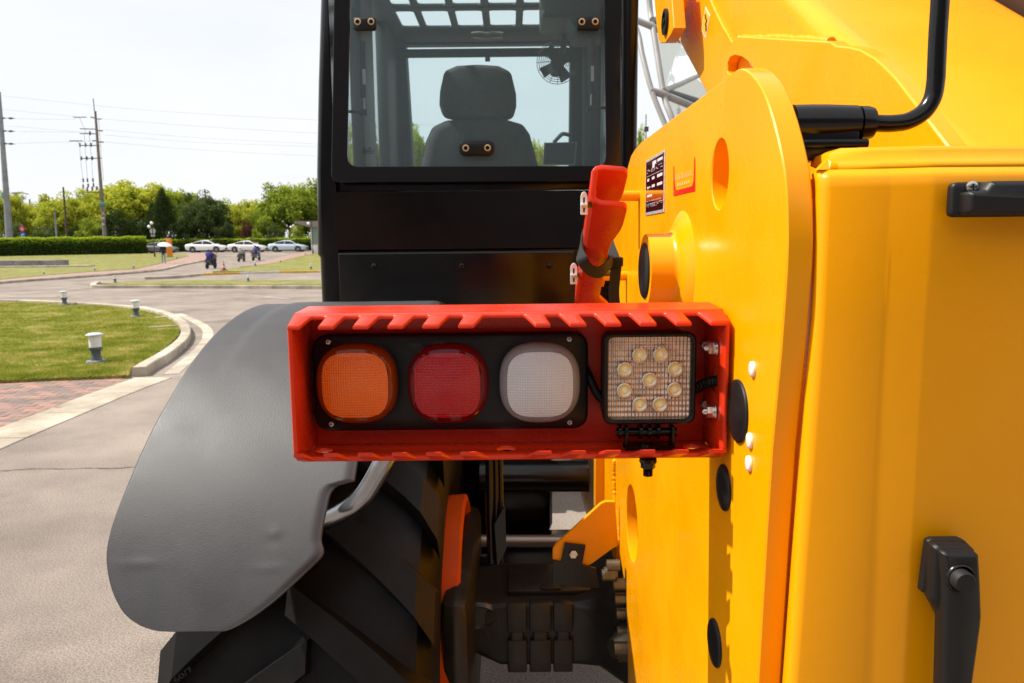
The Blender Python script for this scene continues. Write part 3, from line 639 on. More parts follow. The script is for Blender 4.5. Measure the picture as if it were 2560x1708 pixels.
# red cornered sticker
SRED = mat('sticker_red', (.72, .012, .012), .3, coat=.5); STX = mat('sticker_emboss', (.88, .46, .12), .45)
ST = [(1684.5, 416), (1684.5, 490.5), (1738.5, 478), (1738.5, 394), (1736.5, 394), (1735, 452), (1731, 465), (1727, 467), (1693, 476), (1690, 473), (1687, 455), (1686, 416)]
MB().plate([pxy(*q) for q in ST], (), .0006, .0001, lambda a, b, c: (XP-.0004+c, a, b)).build('sticker', SRED, chas)
m = MB()
for r_, (sx, ex, sy, ey, hh) in enumerate(((1689, 1731, 447, 434, 10), (1694, 1727, 464, 455, 5))):
    n_ = 8 if r_ == 0 else 6
    for i in range(n_):
        a = i/n_; b = (i+.62)/n_; x0_, x1_ = sx+(ex-sx)*a, sx+(ex-sx)*b; yy = sy+(ey-sy)*a
        k = [pxy(x0_, yy-hh), pxy(x0_, yy+hh*.6), pxy(x1_, yy+hh*.6-1.5), pxy(x1_, yy-hh-1.5)]
        if r_ == 0:
            w2 = (x1_-x0_)*.3
            m.plate([pxy(x0_, yy-hh), pxy(x0_, yy+hh*.6), pxy(x0_+w2, yy+hh*.6), pxy(x0_+w2, yy-hh)], (), .0005, .0001, lambda a_, b_, c_: (XP-.00035+c_, a_, b_))
            if i % 2: m.plate([pxy(x1_-w2, yy-hh-1), pxy(x1_-w2, yy+hh*.5), pxy(x1_, yy+hh*.5), pxy(x1_, yy-hh-1)], (), .0005, .0001, lambda a_, b_, c_: (XP-.00035+c_, a_, b_))
            else: m.plate([pxy(x0_+w2, yy-1), pxy(x0_+w2, yy+2), pxy(x1_, yy+2), pxy(x1_, yy-1)], (), .0005, .0001, lambda a_, b_, c_: (XP-.00035+c_, a_, b_))
        else: m.plate(k, (), .0005, .0001, lambda a_, b_, c_: (XP-.00035+c_, a_, b_))
m.build('sticker_lettering', STX, chas)
# chassis rail further forward, weld seam, gusset arm
XQ = .262
rail = MB()
rail.box((XQ+.0145, 3.25, 1.02), (.025, 2.75, .62)); rail.box((.56, 3.2, 1.02), (.025, 2.9, .62))
rail.box((XQ+.002, 2.16, 1.02), (.05, .05, .60)); rail.box((.40, 3.5, .78), (.28, 2.2, .02)); rail.box((.575, 1.3, 1.15), (.025, 1.2, 1.1))
rail.build('chassis_rail', YEL, TH)
def weld(path, r, parent, name='weld_bead', m_=YEL):
    p = smooth_path(path, 10); q = []; rr = []; rn = random.Random(5)
    for i in range(len(p)-1):
        for k in range(3): q.append(p[i].lerp(p[i+1], k/3)+Vector((rn.uniform(-1, 1), rn.uniform(-1, 1), rn.uniform(-1, 1)))*r*.12); rr.append(r*rn.uniform(.8, 1.15))
    return MB().tube(q, rr, 8).build(name, m_, parent, ang=80)
weld([PX(1537, 1150, XP), PX(1537, 1200, XP), PX(1538, 1252, XP), PX(1541, 1300, XP), PX(1545, 1355, XP)], .006, chas)
ga = [(1537, 1252), (1512, 1252), (1500, 1258), (1388, 1361), (1382, 1370), (1381, 1396), (1404, 1402), (1462, 1412), (1474, 1411), (1530, 1370), (1545, 1362)]
yg = 1.80
MB().plate([(PY(a, b, yg).x, PY(a, b, yg).z) for a, b in ga], (), .012, .0012, lambda a, b, c: (a, yg+c, b)).build('gusset_arm', YEL, TH)
tb = [(1412, 1356), (1464, 1362), (1455, 1410), (1490, 1420), (1500, 1470), (1380, 1460), (1382, 1402), (1402, 1404)]
tab = MB().plate([(PY(a, b, yg-.012).x, PY(a, b, yg-.012).z) for a, b in tb], (), .006, .0008, lambda a, b, c: (a, yg-.013+c, b)).build('bracket_tab', BLKG, TH)
hexbolt(tab, PY(1433, 1385, yg-.017), (0, -1, 0), .0105, wash=False, stub=False)
# ------------------------------------------------------------------ engine cover
def hx(px, y, v=700): return PY(px, v, y).x
ys = .715
prof = [(hx(2028, ys+.045), ys+.045), (hx(2031, ys+.03), ys+.032), (hx(2036, ys+.012), ys+.013), (hx(2046, ys+.003), ys+.003), (hx(2068, ys), ys-.001), (hx(2228, ys-.02), ys-.0045), (hx(2240, ys-.021), ys-.0052), (hx(2328, ys-.023), ys-.0125), (hx(2340, ys-.023), ys-.0130), (.62, ys-.004), (.66, ys+.02), (.68, ys+.09)]
zt = PY(2300, 436, ys-.02).z; zt0 = PY(2300, 424, ys-.02).z; zt1 = PY(2300, 366, ys+.012).z
def shell(prof, zs, offs, th=.003):
    """vertical sheet: prof in xy at heights zs, pushed forward by offs"""
    rs = [[Vector((x-(.030*max(0, 1.62-max(z, 1.05)) if x < .30 else 0), y+o, z)) for x, y in prof] for z, o in zip(zs, offs)]
    return rs
ec = MB(); zz = [.25, .6, 1.05, 1.4, 1.62, zt-.01, zt-.002, zt0+.002]; of = [0, 0, 0, 0, 0, .0, .0015, .006]
ec.rings(shell(prof, zz, of), caps=False, cyc=False)
up = [(x, y) for x, y in prof]; xl2 = hx(2070, ys+.02)
prof2 = [(max(x, xl2), y) for x, y in prof]
rs = []
for z, o, inset in ((zt0+.002, .006, .0), (zt0+.008, .010, .0), (zt1-.012, .028, 0), (zt1-.004, .031, .003), (zt1, .034, .012), (zt1-.001, .05, .014)):
    rs.append([Vector((max(x, xl2+inset), y+o, z)) for x, y in prof])
ec.rings(rs, caps=False, cyc=False)
cover = ec.build('engine_cover', YEL, TH, ang=60, fix=False); tag(cover, 'large yellow engine cover with folded top edge')
so = cover.modifiers.new('thickness', 'SOLIDIFY'); so.thickness = .003; so.offset = 0
MB().rings([[Vector((hx(2040, ys), ys+.006, zt0+.003)), Vector((hx(2066, ys), ys+.004, zt0+.003)), Vector((hx(2072, ys), ys+.006, zt0+.010)), Vector((hx(2068, ys), ys+.010, zt0+.013))], [Vector((hx(2040, ys), ys+.015, zt0+.003)), Vector((hx(2066, ys), ys+.013, zt0+.003)), Vector((hx(2072, ys), ys+.015, zt0+.010)), Vector((hx(2068, ys), ys+.019, zt0+.013))]]).build('corner_notch_lip', YEL, cover)
# shelf plate seen between plate and cover
MB().box((.42, .84, zt1-.035), (.26, .12, .02)).build('deck_plate', YEL, TH)
# number lamp bar on the cover
yl = ys-.026
q0, q1 = PY(2376, 455, yl), PY(2376, 545, yl); xr = .62
m = MB(); zc0 = (q0.z+q1.z)/2; hh = q0.z-q1.z
m.plate(rrect((q0.x+xr)/2, zc0, xr-q0.x, hh*.97, .006), (), .010, .002, lambda a, b, c: (a, yl+.001+c, b))
xs = PY(2450, 500, yl-.02).x
m.plate(rpoly([(q0.x+.006, zc0-hh*.42), (xr-.004, zc0-hh*.42), (xr-.004, zc0+hh*.47), (PY(2478, 500, yl-.02).x, zc0+hh*.47), (PY(2462, 500, yl-.02).x, zc0+hh*.22), (q0.x+.006, zc0+hh*.20)], .004), (), .026, .004, lambda a, b, c: (a, yl-.009+c, b))
bar = m.build('lamp_bar', BLKS, cover, ang=50)
ls = MB(); ls.v = []; o = crosshead(cover, PY(2429, 468, yl-.007), .0052); o.name = 'screw'
# lever handle
yv = ys-.024
hp = lambda px, py, y: (PY(px, py, y).x, PY(px, py, y).z)
base = [hp(*q, yv-.004) for q in ((2318, 1352), (2330, 1347), (2398, 1346), (2412, 1352), (2432, 1372), (2436, 1470), (2400, 1490), (2312, 1484), (2301, 1478))]
m = MB(); m.plate(rpoly(base, .003), (), .010, .002, lambda a, b, c: (a, yv-.001+c, b))
f = [(2352, 1376), (2358, 1374), (2430, 1374), (2437, 1380), (2441, 1450), (2446, 1530), (2443, 1560), (2424, 1708), (2410, 1850), (2340, 1850), (2346, 1708), (2351, 1560), (2350, 1548), (2318, 1490), (2314, 1482), (2326, 1372)]
body = [hp(*q, yv-.022) for q in ((2347, 1378), (2356, 1374), (2428, 1374), (2436, 1382), (2440, 1450), (2443, 1535), (2440, 1565), (2420, 1708), (2404, 1900), (2342, 1900), (2347, 1708), (2351, 1560), (2351, 1450))]
m.plate(rpoly(body, .003), (), .022, .0035, lambda a, b, c: (a, yv-.020+c, b))
bk = [hp(*q, yv-.010) for q in ((2324, 1362), (2334, 1356), (2400, 1356), (2424, 1366), (2430, 1500), (2362, 1560), (2352, 1556), (2316, 1488))]
m.plate(rpoly(bk, .003), (), .018, .003, lambda a, b, c: (a, yv-.011+c, b))
lev = m.build('lever_handle', BLKS, cover, ang=50); tag(lev, 'black lever handle with round push button')
cc = PY(2414, 1458, yv-.042)
MB().lathe([(.0098, yv-.030), (.0098, yv-.041), (.0085, yv-.0428), (.001, yv-.0430)], (cc.x, 0, cc.z), 'Y', 28).build('push_button', BLKM, cover, ang=50)
cs = PY(2402, 1446, yv-.032); MB().lathe([(.0135, yv-.030), (.0135, yv-.0322), (.012, yv-.0335), (.0105, yv-.031)], (cs.x, 0, cs.z), 'Y', 28).build('button_collar', BLKG, cover, ang=50)
# ------------------------------------------------------------------ mirror arm
ya = .80
pa, pb, pc_ = PY(1978, 322, ya), PY(2140, 322, ya), PY(2183, 322, ya)
m = MB(); z0 = PY(2100, 309, ya).z
m.lathe([(.0190, max(pa.x, .288)), (.0192, pa.x+.02), (.0190, pb.x-.03), (.0178, pb.x-.001), (.0160, pb.x)], (0, ya, z0), 'X', 36)
m.lathe([(.0150, pb.x), (.0150, pb.x+.001), (.0172, pb.x+.0015), (.0170, pc_.x-.007), (.0155, pc_.x-.002), (.012, pc_.x)], (0, ya, z0), 'X', 36)
za = PY(2100, 384, ya).z; xa_ = .288; xb_ = PY(2132, 350, ya).x; xt_ = PY(2154, 360, ya).x; zt_2 = PY(2100, 359, ya).z
m.box(((xa_+xb_)/2, ya, (z0+za)/2-.004), (xb_-xa_, .030, z0-za+.008), ch=.002); m.box(((xa_+xt_)/2, ya-.004, zt_2-.002), (xt_-xa_, .030, .009), ch=.0025)
mount = m.build('mirror_mount', BLKG, TH, ang=40)
path = [PY(2165, 307, ya), PY(2200, 309, ya), PY(2232, 309, ya), PY(2270, 303, ya), PY(2308, 281, ya), PY(2331, 246, ya), PY(2339, 205, ya), PY(2341, 170, ya), PY(2345, 80, ya), PY(2350, 0, ya), PY(2356, -160, ya), PY(2362, -420, ya)]
MB().tube(smooth_path(path, 8), .0087, 18).build('mirror_tube', BLKG, mount, ang=60)
# ------------------------------------------------------------------ boom (raised)
XB = .48
b2 = lambda px, py: Vector(pxy(px, py, XB))
lo0, lo1 = b2(1649, 0), b2(1762, 236); hi0, hi1 = b2(1982, 0), b2(2394, 362)
d = ((lo0-lo1).normalized()+(hi0-hi1).normalized()).normalized(); nrm = Vector((-d.y, d.x)) if (-d.y*0+d.x) > 0 else Vector((d.y, -d.x))
print('boom', lo0, lo1, hi0, hi1, 'angle', math.degrees(math.atan2(d.y, d.x)))
def bp(s, h, x): q = lo1+d*s+nrm*h; return Vector((x, q.x, q.y))
HB = (hi1-lo1).dot(nrm); HB2 = (hi0-lo1).dot(nrm); print('boom depth', HB, HB2); HB = (HB+HB2)/2; WB = .34
sec = rpoly([(0, 0), (WB, 0), (WB, HB), (0, HB)], [.02, .02, .035, .035], 7)
def s_end(h): q = lo1+nrm*h; return (.80-q.x)/d.x
m = MB(); m.rings([[bp(s_end(h), h, XB+x) for x, h in sec]]+[[bp(s_, h, XB+x) for x, h in sec] for s_ in (.0, .6, 4.2)])
boom = m.build('boom', YEL, TH, ang=40); tag(boom, 'raised yellow steel boom')
# doubler plate on the boom's side
dp = [(1812, 215), (1826, 165), (1834, 118), (1846, 100), (1858, 91), (2094, 104), (2108, 114), (2140, 117), (2170, 124), (2206, 144), (2232, 166), (2262, 196), (2396, 366), (2392, 400), (2300, 440), (2000, 470), (1850, 420), (1790, 320)]
sl = []
for a, b in dp: q = PX(a, b, XB-.012); sl.append((q.y, q.z))
hole_d = [(1830, 180), (1831, 160), (1838, 144), (1850, 139), (1868, 143), (1884, 155), (1896, 172), (1900, 195), (1860, 200)]
dbl = MB().plate(rpoly(sl, .008), [rpoly([(PX(a, b, XB-.012).y, PX(a, b, XB-.012).z) for a, b in hole_d], .006)], .022, .002, lambda a, b, c: (XB-.0115+c, a, b)).build('doubler_plate', YEL, boom)
weld([PX(1850, 97, XB-.004), PX(1930, 95, XB-.004), PX(2010, 99, XB-.004), PX(2080, 104, XB+.0)], .0065, boom)
weld([PX(1768, -20, XB-.001), PX(1800, 50, XB-.001), PX(1834, 112, XB-.001)], .0045, boom)
# warning sticker on the boom side
stq = [(1764.5, 17), (1776, 39), (1765, 97), (1754, 75)]; cx_, cy_ = 1765, 57
f_ = lambda k, off: [(PX(cx_+(a-cx_)*k, cy_+(b-cy_)*k, XB-off).y, PX(cx_+(a-cx_)*k, cy_+(b-cy_)*k, XB-off).z) for a, b in stq]
st = MB().plate(f_(1, .0), (), .001, .0002, lambda a, b, c: (XB-.0006+c, a, b)).build('warning_sticker', mat('sticker_white_edge', (.85, .66, .58), .4), boom)
m = MB().plate(f_(.87, 0), (), .0006, .0001, lambda a, b, c: (XB-.0012+c, a, b)); m.build('sticker_face', mat('sticker_yellow', (.84, .45, .02), .4), boom)
m = MB()
for px, py, l in ((1764, 44, 5), (1766, 52, 7), (1764, 60, 6), (1765, 68, 8), (1763, 38, 3), (1765, 75, 4)):
    q = [PX(px-1.2, py-l*.5, XB-.0019), PX(px+1.6, py-l*.5-1, XB-.0019), PX(px+1.2, py+l*.6, XB-.0019), PX(px-1.6, py+l*.6+1, XB-.0019)]
    m.hexa([v for v in q]+[v+Vector((-.0003, 0, 0)) for v in q])
m.build('sticker_symbol', BLKS, boom)
# link lug with pin at the far end of the boom's underside
yl2 = PX(1670, 60, XB).y
lug = [(1690, -60), (1640, -60), (1649, 0), (1655, 62), (1660, 100), (1664, 108), (1678, 108), (1684, 98), (1692, 88), (1700, 70)]
lu = MB().plate([(PX(a, b, XB-.06).y, PX(a, b, XB-.06).z) for a, b in lug], (), .03, .002, lambda a, b, c: (XB-.06+c, a, b)).build('link_lug', YEL, boom)
m = MB(); q = PX(1663, 55, XB-.078)
m.lathe([(.032, XB-.073), (.032, XB-.082), (.024, XB-.083), (.024, XB-.078), (.008, XB-.078), (.008, XB-.084), (.002, XB-.085)], (0, q.y, q.z), 'X', 28); m.build('link_pin', BLKS, lu)
lug2 = [(1705, -60), (1700, -20), (1690, 14), (1686, 45), (1683, 78), (1690, 90), (1700, 88), (1708, 55), (1716, 20), (1722, -60)]
MB().plate([(PX(a, b, XB-.02).y, PX(a, b, XB-.02).z) for a, b in lug2], (), .022, .003, lambda a, b, c: (XB-.03+c, a, b)).build('lug_web', YEL, lu)
# dark hose tray along the boom's far side
HOSE = mat('dark_brown_hose_tray', (.040, .014, .006), .5)
m = MB(); x0_, x1_ = XB+WB+.004, XB+WB+.16
m.rings([[bp(s_, h, x) for x, h in ((x0_, HB-.14), (x1_, HB-.14), (x1_, HB+.26), (x0_, HB+.26))] for s_ in (-.82, 4.2)]); m.build('hose_tray', HOSE, boom)
for k in range(3): MB().tube([bp(-.82, HB+.274, x0_+.03+.045*k), bp(4.2, HB+.274, x0_+.03+.045*k)], .016, 10).build('hose', BLKM, boom)
# ------------------------------------------------------------------ boom safety prop (red channel) with pins and strap
yn, yf_ = 1.15, 1.62
nearp = [(1572, 424), (1486, 416), (1482, 504), (1570, 511)]
def v2(px, py, y): q = PY(px, py, y); return Vector((q.x, q.y, q.z))
Nw = [v2(a, b, yn) for a, b in nearp]
axis = (v2(1443, 770, yf_)-v2(1485, 508, yn))
sp = MB(); th = .005
# web (left), lower flange with cut-outs, upper flange
def channel_pts(t, lo_w, up_w):
    o = axis*t; A = Nw[1]+o; B = Nw[2]+o; dl = (Nw[3]-Nw[2]); du = (Nw[0]-Nw[1])
    return [A+du*up_w, A+du*.22, A+du*.07+(B-A)*.05, A+(B-A)*.16, A+(B-A)*.84, B+dl*.07-(B-A)*.05, B+dl*.22, B+dl*lo_w]
st_ = [(0, .86, .86), (.010, .96, .96), (.025, 1.0, 1.0), (.13, 1.0, 1.0), (.17, .97, .97), (.27, .80, .80), (.31, .76, .76), (.36, .755, .755), (.5, .77, .77), (.7, .79, .79), (.80, .80, .80), (.84, .83, .83), (.90, 1.1, 1.0), (.93, 1.24, 1.1), (1.0, 1.28, 1.1)]
rs = [channel_pts(t, a, b) for t, a, b in st_]
sp.rings(rs, caps=False, cyc=False)
prop = sp.build('safety_prop', RED, TH, ang=28, fix=False); tag(prop, 'red steel channel strapped beside the yellow plate')
so = prop.modifiers.new('thickness', 'SOLIDIFY'); so.thickness = .0085; so.offset = 0; bevel(prop, .0012, 2, 50)
for px, py, t in ((1460, 508, .03), (1434.5, 684, .66)):
    c = v2(px, py, yn+(yf_-yn)*t-.005); s_ = (yn+(yf_-yn)*t)/yn; k = c.y/FPX
    w2, h2 = 17*k, 58*k*(.98 if t < .1 else .92)
    out_ = [(c.x-w2/2, c.z-h2/2), (c.x+w2/2, c.z-h2/2), (c.x+w2/2, c.z+h2*.28), (c.x+w2*.32, c.z+h2*.43), (c.x, c.z+h2/2), (c.x-w2*.36, c.z+h2*.42), (c.x-w2/2, c.z+h2*.28)]
    sl1 = rrect(c.x, c.z+h2*.12, w2*.26, h2*.26, w2*.1, 3); sl2 = rrect(c.x, c.z-h2*.30, w2*.26, h2*.2, w2*.1, 3)
    tg = MB().plate(rpoly(out_, w2*.12, 3), [sl1, sl2], .002, .0004, lambda a, b, c_: (a, c.y+c_, b)).build('pin_tab', WHITE, prop)
    m = MB(); m.mi = 0; m.box((c.x, c.y-.003, c.z-h2*.07), (w2*.95, .005, h2*.10), ch=.0006)
    m.mi = 1; m.box((c.x+w2*.05, c.y-.004, c.z-h2*.16), (w2*.6, .006, h2*.055), ch=.0006)
    m.build('pin_clip', [WHITE, BRASS], prop)
    MB().tube([(c.x+w2*.3, c.y+.004, c.z-h2*.05), (c.x+w2*1.3, c.y+.012, c.z-h2*.05), (c.x+w2*6.5, c.y+.05, c.z-h2*.05)], h2*.15, 14).build('pin', OLIVE, prop)
def ribbon(path, w_, t, wdir, name, parent, m_=STRAP):
    p = smooth_path(path, 8); rs = []
    for i, q in enumerate(p):
        tn = (p[min(i+1, len(p)-1)]-p[max(i-1, 0)]).normalized(); wd = Vector(wdir[min(len(wdir)-1, int(i/len(p)*len(wdir)))]); wd = (wd-tn*wd.dot(tn)).normalized(); nn = tn.cross(wd).normalized()
        rs.append([q-wd*w_/2-nn*t/2, q+wd*w_/2-nn*t/2, q+wd*w_/2+nn*t/2, q-wd*w_/2+nn*t/2])
    return MB().rings(rs).build(name, m_, parent, ang=60)
ribbon([v2(1464, 575, 1.36), v2(1452, 612, 1.33), v2(1455, 648, 1.31), v2(1474, 674, 1.31), v2(1496, 681, 1.32), v2(1514, 670, 1.34), v2(1530, 652, 1.39)], .020, .003, [(0.2, .3, 1)], 'strap_loop', prop)
ribbon([v2(1518, 590, 1.50), v2(1524, 615, 1.47), v2(1534, 640, 1.44), v2(1540, 665, 1.42), v2(1537, 700, 1.42), v2(1535, 735, 1.42), v2(1540, 790, 1.42)], .020, .003, [(1, .2, .2)], 'strap_tail', prop)
m = MB(); c = v2(1540, 655, 1.41); m.box(c, (.026, .012, .018), ch=.003); m.build('strap_buckle', BLKS, prop)
for px, py, y in ((1572, 490, 1.56), (1545, 690, 1.72)):
    c = v2(px, py, y); MB().tube([(c.x-.05, y, c.z), (XP+.005, y, c.z)], .0105, 16).build('prop_peg', YEL, prop)
# ================================================================== cab
yc = 2.45
def cx(px, y=yc, v=430): return PY(px, v, y).x
def czv(v, y=yc, px=1200): return PY(px, v, y).z
CL, CR, CF, CTOP = cx(793), cx(1594), 3.98, 2.78
cab = empty('cab', (0, 0, 0)); setpar(cab, TH); tag(cab, 'black operator cab with tinted rear window')
def cpart(mb, name, m_, ang=38): return mb.build(name, m_, cab, ang=ang)
# left and right corner posts (rounded), lower body
zb0, zwin = czv(760), czv(437)
def cpost(x0, x1, y0, y1, z0, z1, r, name, m_=BLKG):
    o = rrect((x0+x1)/2, (y0+y1)/2, x1-x0, y1-y0, r, 5)
    return cpart(MB().rings([[Vector((a, b, z)) for a, b in o] for z in (z0, z1)]), name, m_, 30)
# corner post leans in towards the roof, as the outline shows
def lpost():
    pts = [(787, 426, 0), (797, 0, 0)]; m = MB(); rs = []
    for z, xl in ((1.40, cx(800, yc, 746)), (czv(640), cx(795.5, yc, 633)), (czv(632), cx(788, yc, 600)), (czv(426), cx(787, yc, 426)), (czv(200), cx(791, yc, 200)), (czv(0), cx(797, yc, 0)), (CTOP, cx(806, yc, -230))):
        o = rpoly([(xl, yc+.24), (xl, yc+.02), (xl+.012, yc), (cx(838), yc-.004), (cx(838), yc+.24)], [.01, .05, .03, .004, .01], 6)
        rs.append([Vector((a, b, z)) for a, b in o])
    return m.rings(rs)
cpart(lpost(), 'corner_post', BLKG, 40)
cpost(cx(1553), CR, yc-.004, yc+.24, 1.40, CTOP, .03, 'corner_post')
# rear wall below the window: gap rail, upper panel, lower panel
m = MB(); m.box(((CL+CR)/2, yc+.030, (czv(452)+czv(480))/2), (CR-CL-.05, .03, czv(440)-czv(490)), ch=.004); cpart(m, 'sill_rail', BLKG)
def panel(p0, p1, v0, v1, y, name, r=.006):
    x0, x1, z0, z1 = cx(p0), cx(p1), czv(v1), czv(v0)
    return bevel(cpart(MB().plate(rrect((x0+x1)/2, (z0+z1)/2, x1-x0, z1-z0, r), (), .02, .005, lambda a, b, c: (a, y+c, b)), name, BLKG, 50), .0005)
panel(829, 1560, 474, 625, yc+.006, 'rear_panel')
lp = panel(838, 1438, 629, 800, yc-.004, 'lower_panel')
for px in (935, 1154, 1375):
    q = PY(px, 665, yc-.015); o = MB().lathe([(.009, 0), (.008, .004), (.004, .006), (.0035, .004), (.001, .004)], n=18)
    o.v = [(q.x+a, q.y-c, q.z+b) for a, b, c in o.v]; o.build('panel_screw', BLKG, cab)
m = MB(); m.box(((CL+CR)/2, yc+.14, (1.40+czv(470))/2), (CR-CL-.06, .22, czv(470)-1.40)); cpart(m, 'rear_wall', BLKG)
m = MB(); m.box((-.03, 3.2, 1.02), (.30, 1.3, .75)); m.box((-.1, 3.25, 1.47), (CR-CL-.04, 1.35, .14)); cpart(m, 'floor_pan', CABI)
# rear window: clear pane with a printed border, gasket
inn = [(878, -180), (874, 140), (869, 391), (872, 405), (880, 413), (892, 417), (1190, 416), (1490, 415), (1503, 412), (1511, 405), (1514, 392), (1511, 140), (1509, -180)]
out_ = [(838, -230), (833, 200), (829, 436), (831, 446), (838, 453), (848, 456), (1200, 455), (1535, 453), (1547, 449), (1553, 438), (1552, 200), (1549, -230)]
yw_ = yc-.022
toxz = lambda L_: [(PY(a, b, yw_).x, PY(a, b, yw_).z) for a, b in L_]
win = MB().plate(toxz(out_), [toxz(inn)], .008, .0012, lambda a, b, c: (a, yw_+c, b)).build('window_border', CERA, cab, ang=30)
gm = MB(); P_ = toxz(inn); gm.add([(a, yw_+.001, b) for a, b in P_], [tuple(range(len(P_)))]); gm.build('rear_window', GLASS, cab, flat=True)
# dotted print along the inner edge of the pane
m = MB(); rn = random.Random(2)
for side in (0, 1):
    for r_ in range(3):
        for k in range(64):
            v = 20+k*6.1; base = (878-(v/391)*9) if side == 0 else (1509+(v/391)*4.5)
            px = base+(3+r_*3.4 if side == 0 else -3-r_*3.4); q = PY(px, v+(3 if r_ % 2 else 0), yw_-.0008); s_ = .0017*(1-.2*r_)
            m.add([(q.x-s_, q.y, q.z), (q.x, q.y, q.z-s_), (q.x+s_, q.y, q.z), (q.x, q.y, q.z+s_)], [(0, 1, 2, 3)])
d_ = m.build('printed_dots', CERA, cab, flat=True); d_['kind'] = 'stuff'
# hinge pads and latch with two bolts each
def pad(pxs, w_, h_, r, name):
    c = PY(*pxs, yw_-.012); k = c.y/FPX*1.0
    o = MB().plate(rrect(c.x, c.z, w_*k, h_*k, r*k, 5), (), .016, .003, lambda a, b, cc: (a, yw_-.0125+cc, b)).build(name, BLKS, cab, ang=50)
    return c, k
GOLD = mat('pale_yellow_washer', (.70, .55, .30), .35, metal=.5)
for (pp_, w_, h_, r, dx) in (((912.5, 61), 54, 30, 8, 16), ((1470.5, 61), 54, 30, 8, 16), ((1192, 371), 85, 36, 16, 26.5)):
    c, k = pad(pp_, w_, h_, r, 'hinge_pad' if pp_[1] < 100 else 'latch_pad')
    for s_ in (-1, 1):
        b = MB(); b.mi = 0; b.lathe([(8*k, 0), (8*k, .002), (5.2*k, .0026), (5*k, .001)], n=22); b.mi = 1; b.lathe([(5*k, .0005), (4.6*k, .0045), (2.6*k, .0052), (2.4*k, .003), (.2*k, .003)], n=20)
        b.v = [(c.x+s_*dx*k+x, c.y-.0095-z, c.z+4*k*(pp_[1] < 100)+y) for x, y, z in b.v]; b.build('pad_bolt', [GOLD, BLKG], cab)
# etched maker's mark on the pane (unreadable lines)
m = MB(); rn = random.Random(9)
for r_, v in enumerate((371, 376, 380, 384)):
    for i in range(5 if r_ else 2):
        px = 907+i*(6 if r_ else 14)+rn.uniform(-1, 1); q = PY(px, v, yw_-.0006); L_ = (3.6 if r_ else 6)*q.y/FPX
        m.add([(q.x, q.y, q.z), (q.x+L_, q.y, q.z), (q.x+L_, q.y, q.z+.0016), (q.x, q.y, q.z+.0016)], [(0, 1, 2, 3)])
m.build('etched_mark', CERA, cab, flat=True)
# --- roof with guard grid
ZR = 2.67
cols = [(650, 775), (822, 1003), (1050, 1230), (1280, 1458), (1507, 1690)]
cols = [(PZ(780+a*.349, 71, ZR).x, PZ(780+b*.349, 71, ZR).x) for a, b in cols]; cw_ = cols[1][1]-cols[1][0]
cols[0] = (cols[0][0], cols[0][1])
yr = PZ(1200, 71, ZR).y; rows = []
y_ = yr
for i in range(3): rows.append((y_-.265, y_)); y_ -= .325
holes = []
for (ya_, yb_) in rows:
    for (xa, xb) in cols: holes.append(rrect((xa+xb)/2, (ya_+yb_)/2, xb-xa, yb_-ya_, .02, 4))
rf = MB().plate(rrect((CL+CR)/2, (yc+CF)/2+.02, CR-CL-.03, CF-yc-.06, .03, 5), holes, .016, .003, lambda a, b, c: (a, b, ZR+.008+c)); cpart(rf, 'roof_guard', CABI, 50)
# front frame
yfw = 3.92
FL, FR = PY(1017, 145, yfw).x, PY(1425, 143, yfw).x; FLb = PY(1046, 400, yfw).x; FRb = PY(1419, 400, yfw).x
ztop = PY(1200, 113, yfw).z; zbar0, zbar1 = PY(1200, 122, yfw-.1).z, PY(1200, 143, yfw-.1).z
m = MB(); m.box(((CL+CR)/2, yfw+.01, (ztop+ZR+.05)/2), (CR-CL-.06, .07, ZR+.05-ztop), ch=.006); cpart(m, 'front_header', CABI)
m = MB(); m.box(((CL+CR)/2, yfw-.10, (zbar0+zbar1)/2), (CR-CL-.12, .02, zbar0-zbar1), ch=.004); cpart(m, 'sun_blind', CABI)
m = MB(); q = PY(1219, 148, yfw-.12); m.box(q, (.024, .01, .022), ch=.002); cpart(m, 'blind_tab', CABI)
def pillar(x0t, x1t, x0b, x1b, y0, y1, z0, z1, name):
    m = MB(); m.hexa([(x0b, y0, z0), (x1b, y0, z0), (x1b, y1, z0), (x0b, y1, z0), (x0t, y0, z1), (x1t, y0, z1), (x1t, y1, z1), (x0t, y1, z1)]); return bevel(cpart(m, name, CABI), .012, 2)
pillar(CL+.015, FL, CL+.03, FLb, yfw-.06, yfw+.05, 1.5, ZR, 'front_pillar')
pillar(FR, CR-.01, FRb, CR-.02, yfw-.06, yfw+.05, 1.5, ZR, 'front_pillar')
XLi = CL+.03
def side_y(px, X): return PX(px, 250, X).y
ya_, yb_ = side_y(889, XLi), side_y(919, XLi)
m = MB(); m.box((XLi+.005, (ya_+yb_)/2, 2.1), (.05, abs(yb_-ya_), 1.2), ch=.008); cpart(m, 'door_post', CABI)
ya2 = side_y(951, XLi)
m = MB(); m.box((XLi+.01, (ya2+yfw)/2, 2.1), (.05, yfw-ya2, 1.2), ch=.008); cpart(m, 'front_quarter_panel', CABI)
XRi = CR-.03
m = MB(); m.box((XRi, (yc+3.02)/2+.08, 2.1), (.04, .44, 1.2)); cpart(m, 'right_side_panel', CABI)
ya3, yb3 = side_y(1499, XRi), side_y(1471, XRi)
m = MB(); m.box((XRi, (yb3+yfw)/2, 2.1), (.04, max(.05, yfw-yb3), 1.2)); cpart(m, 'right_front_post', CABI)
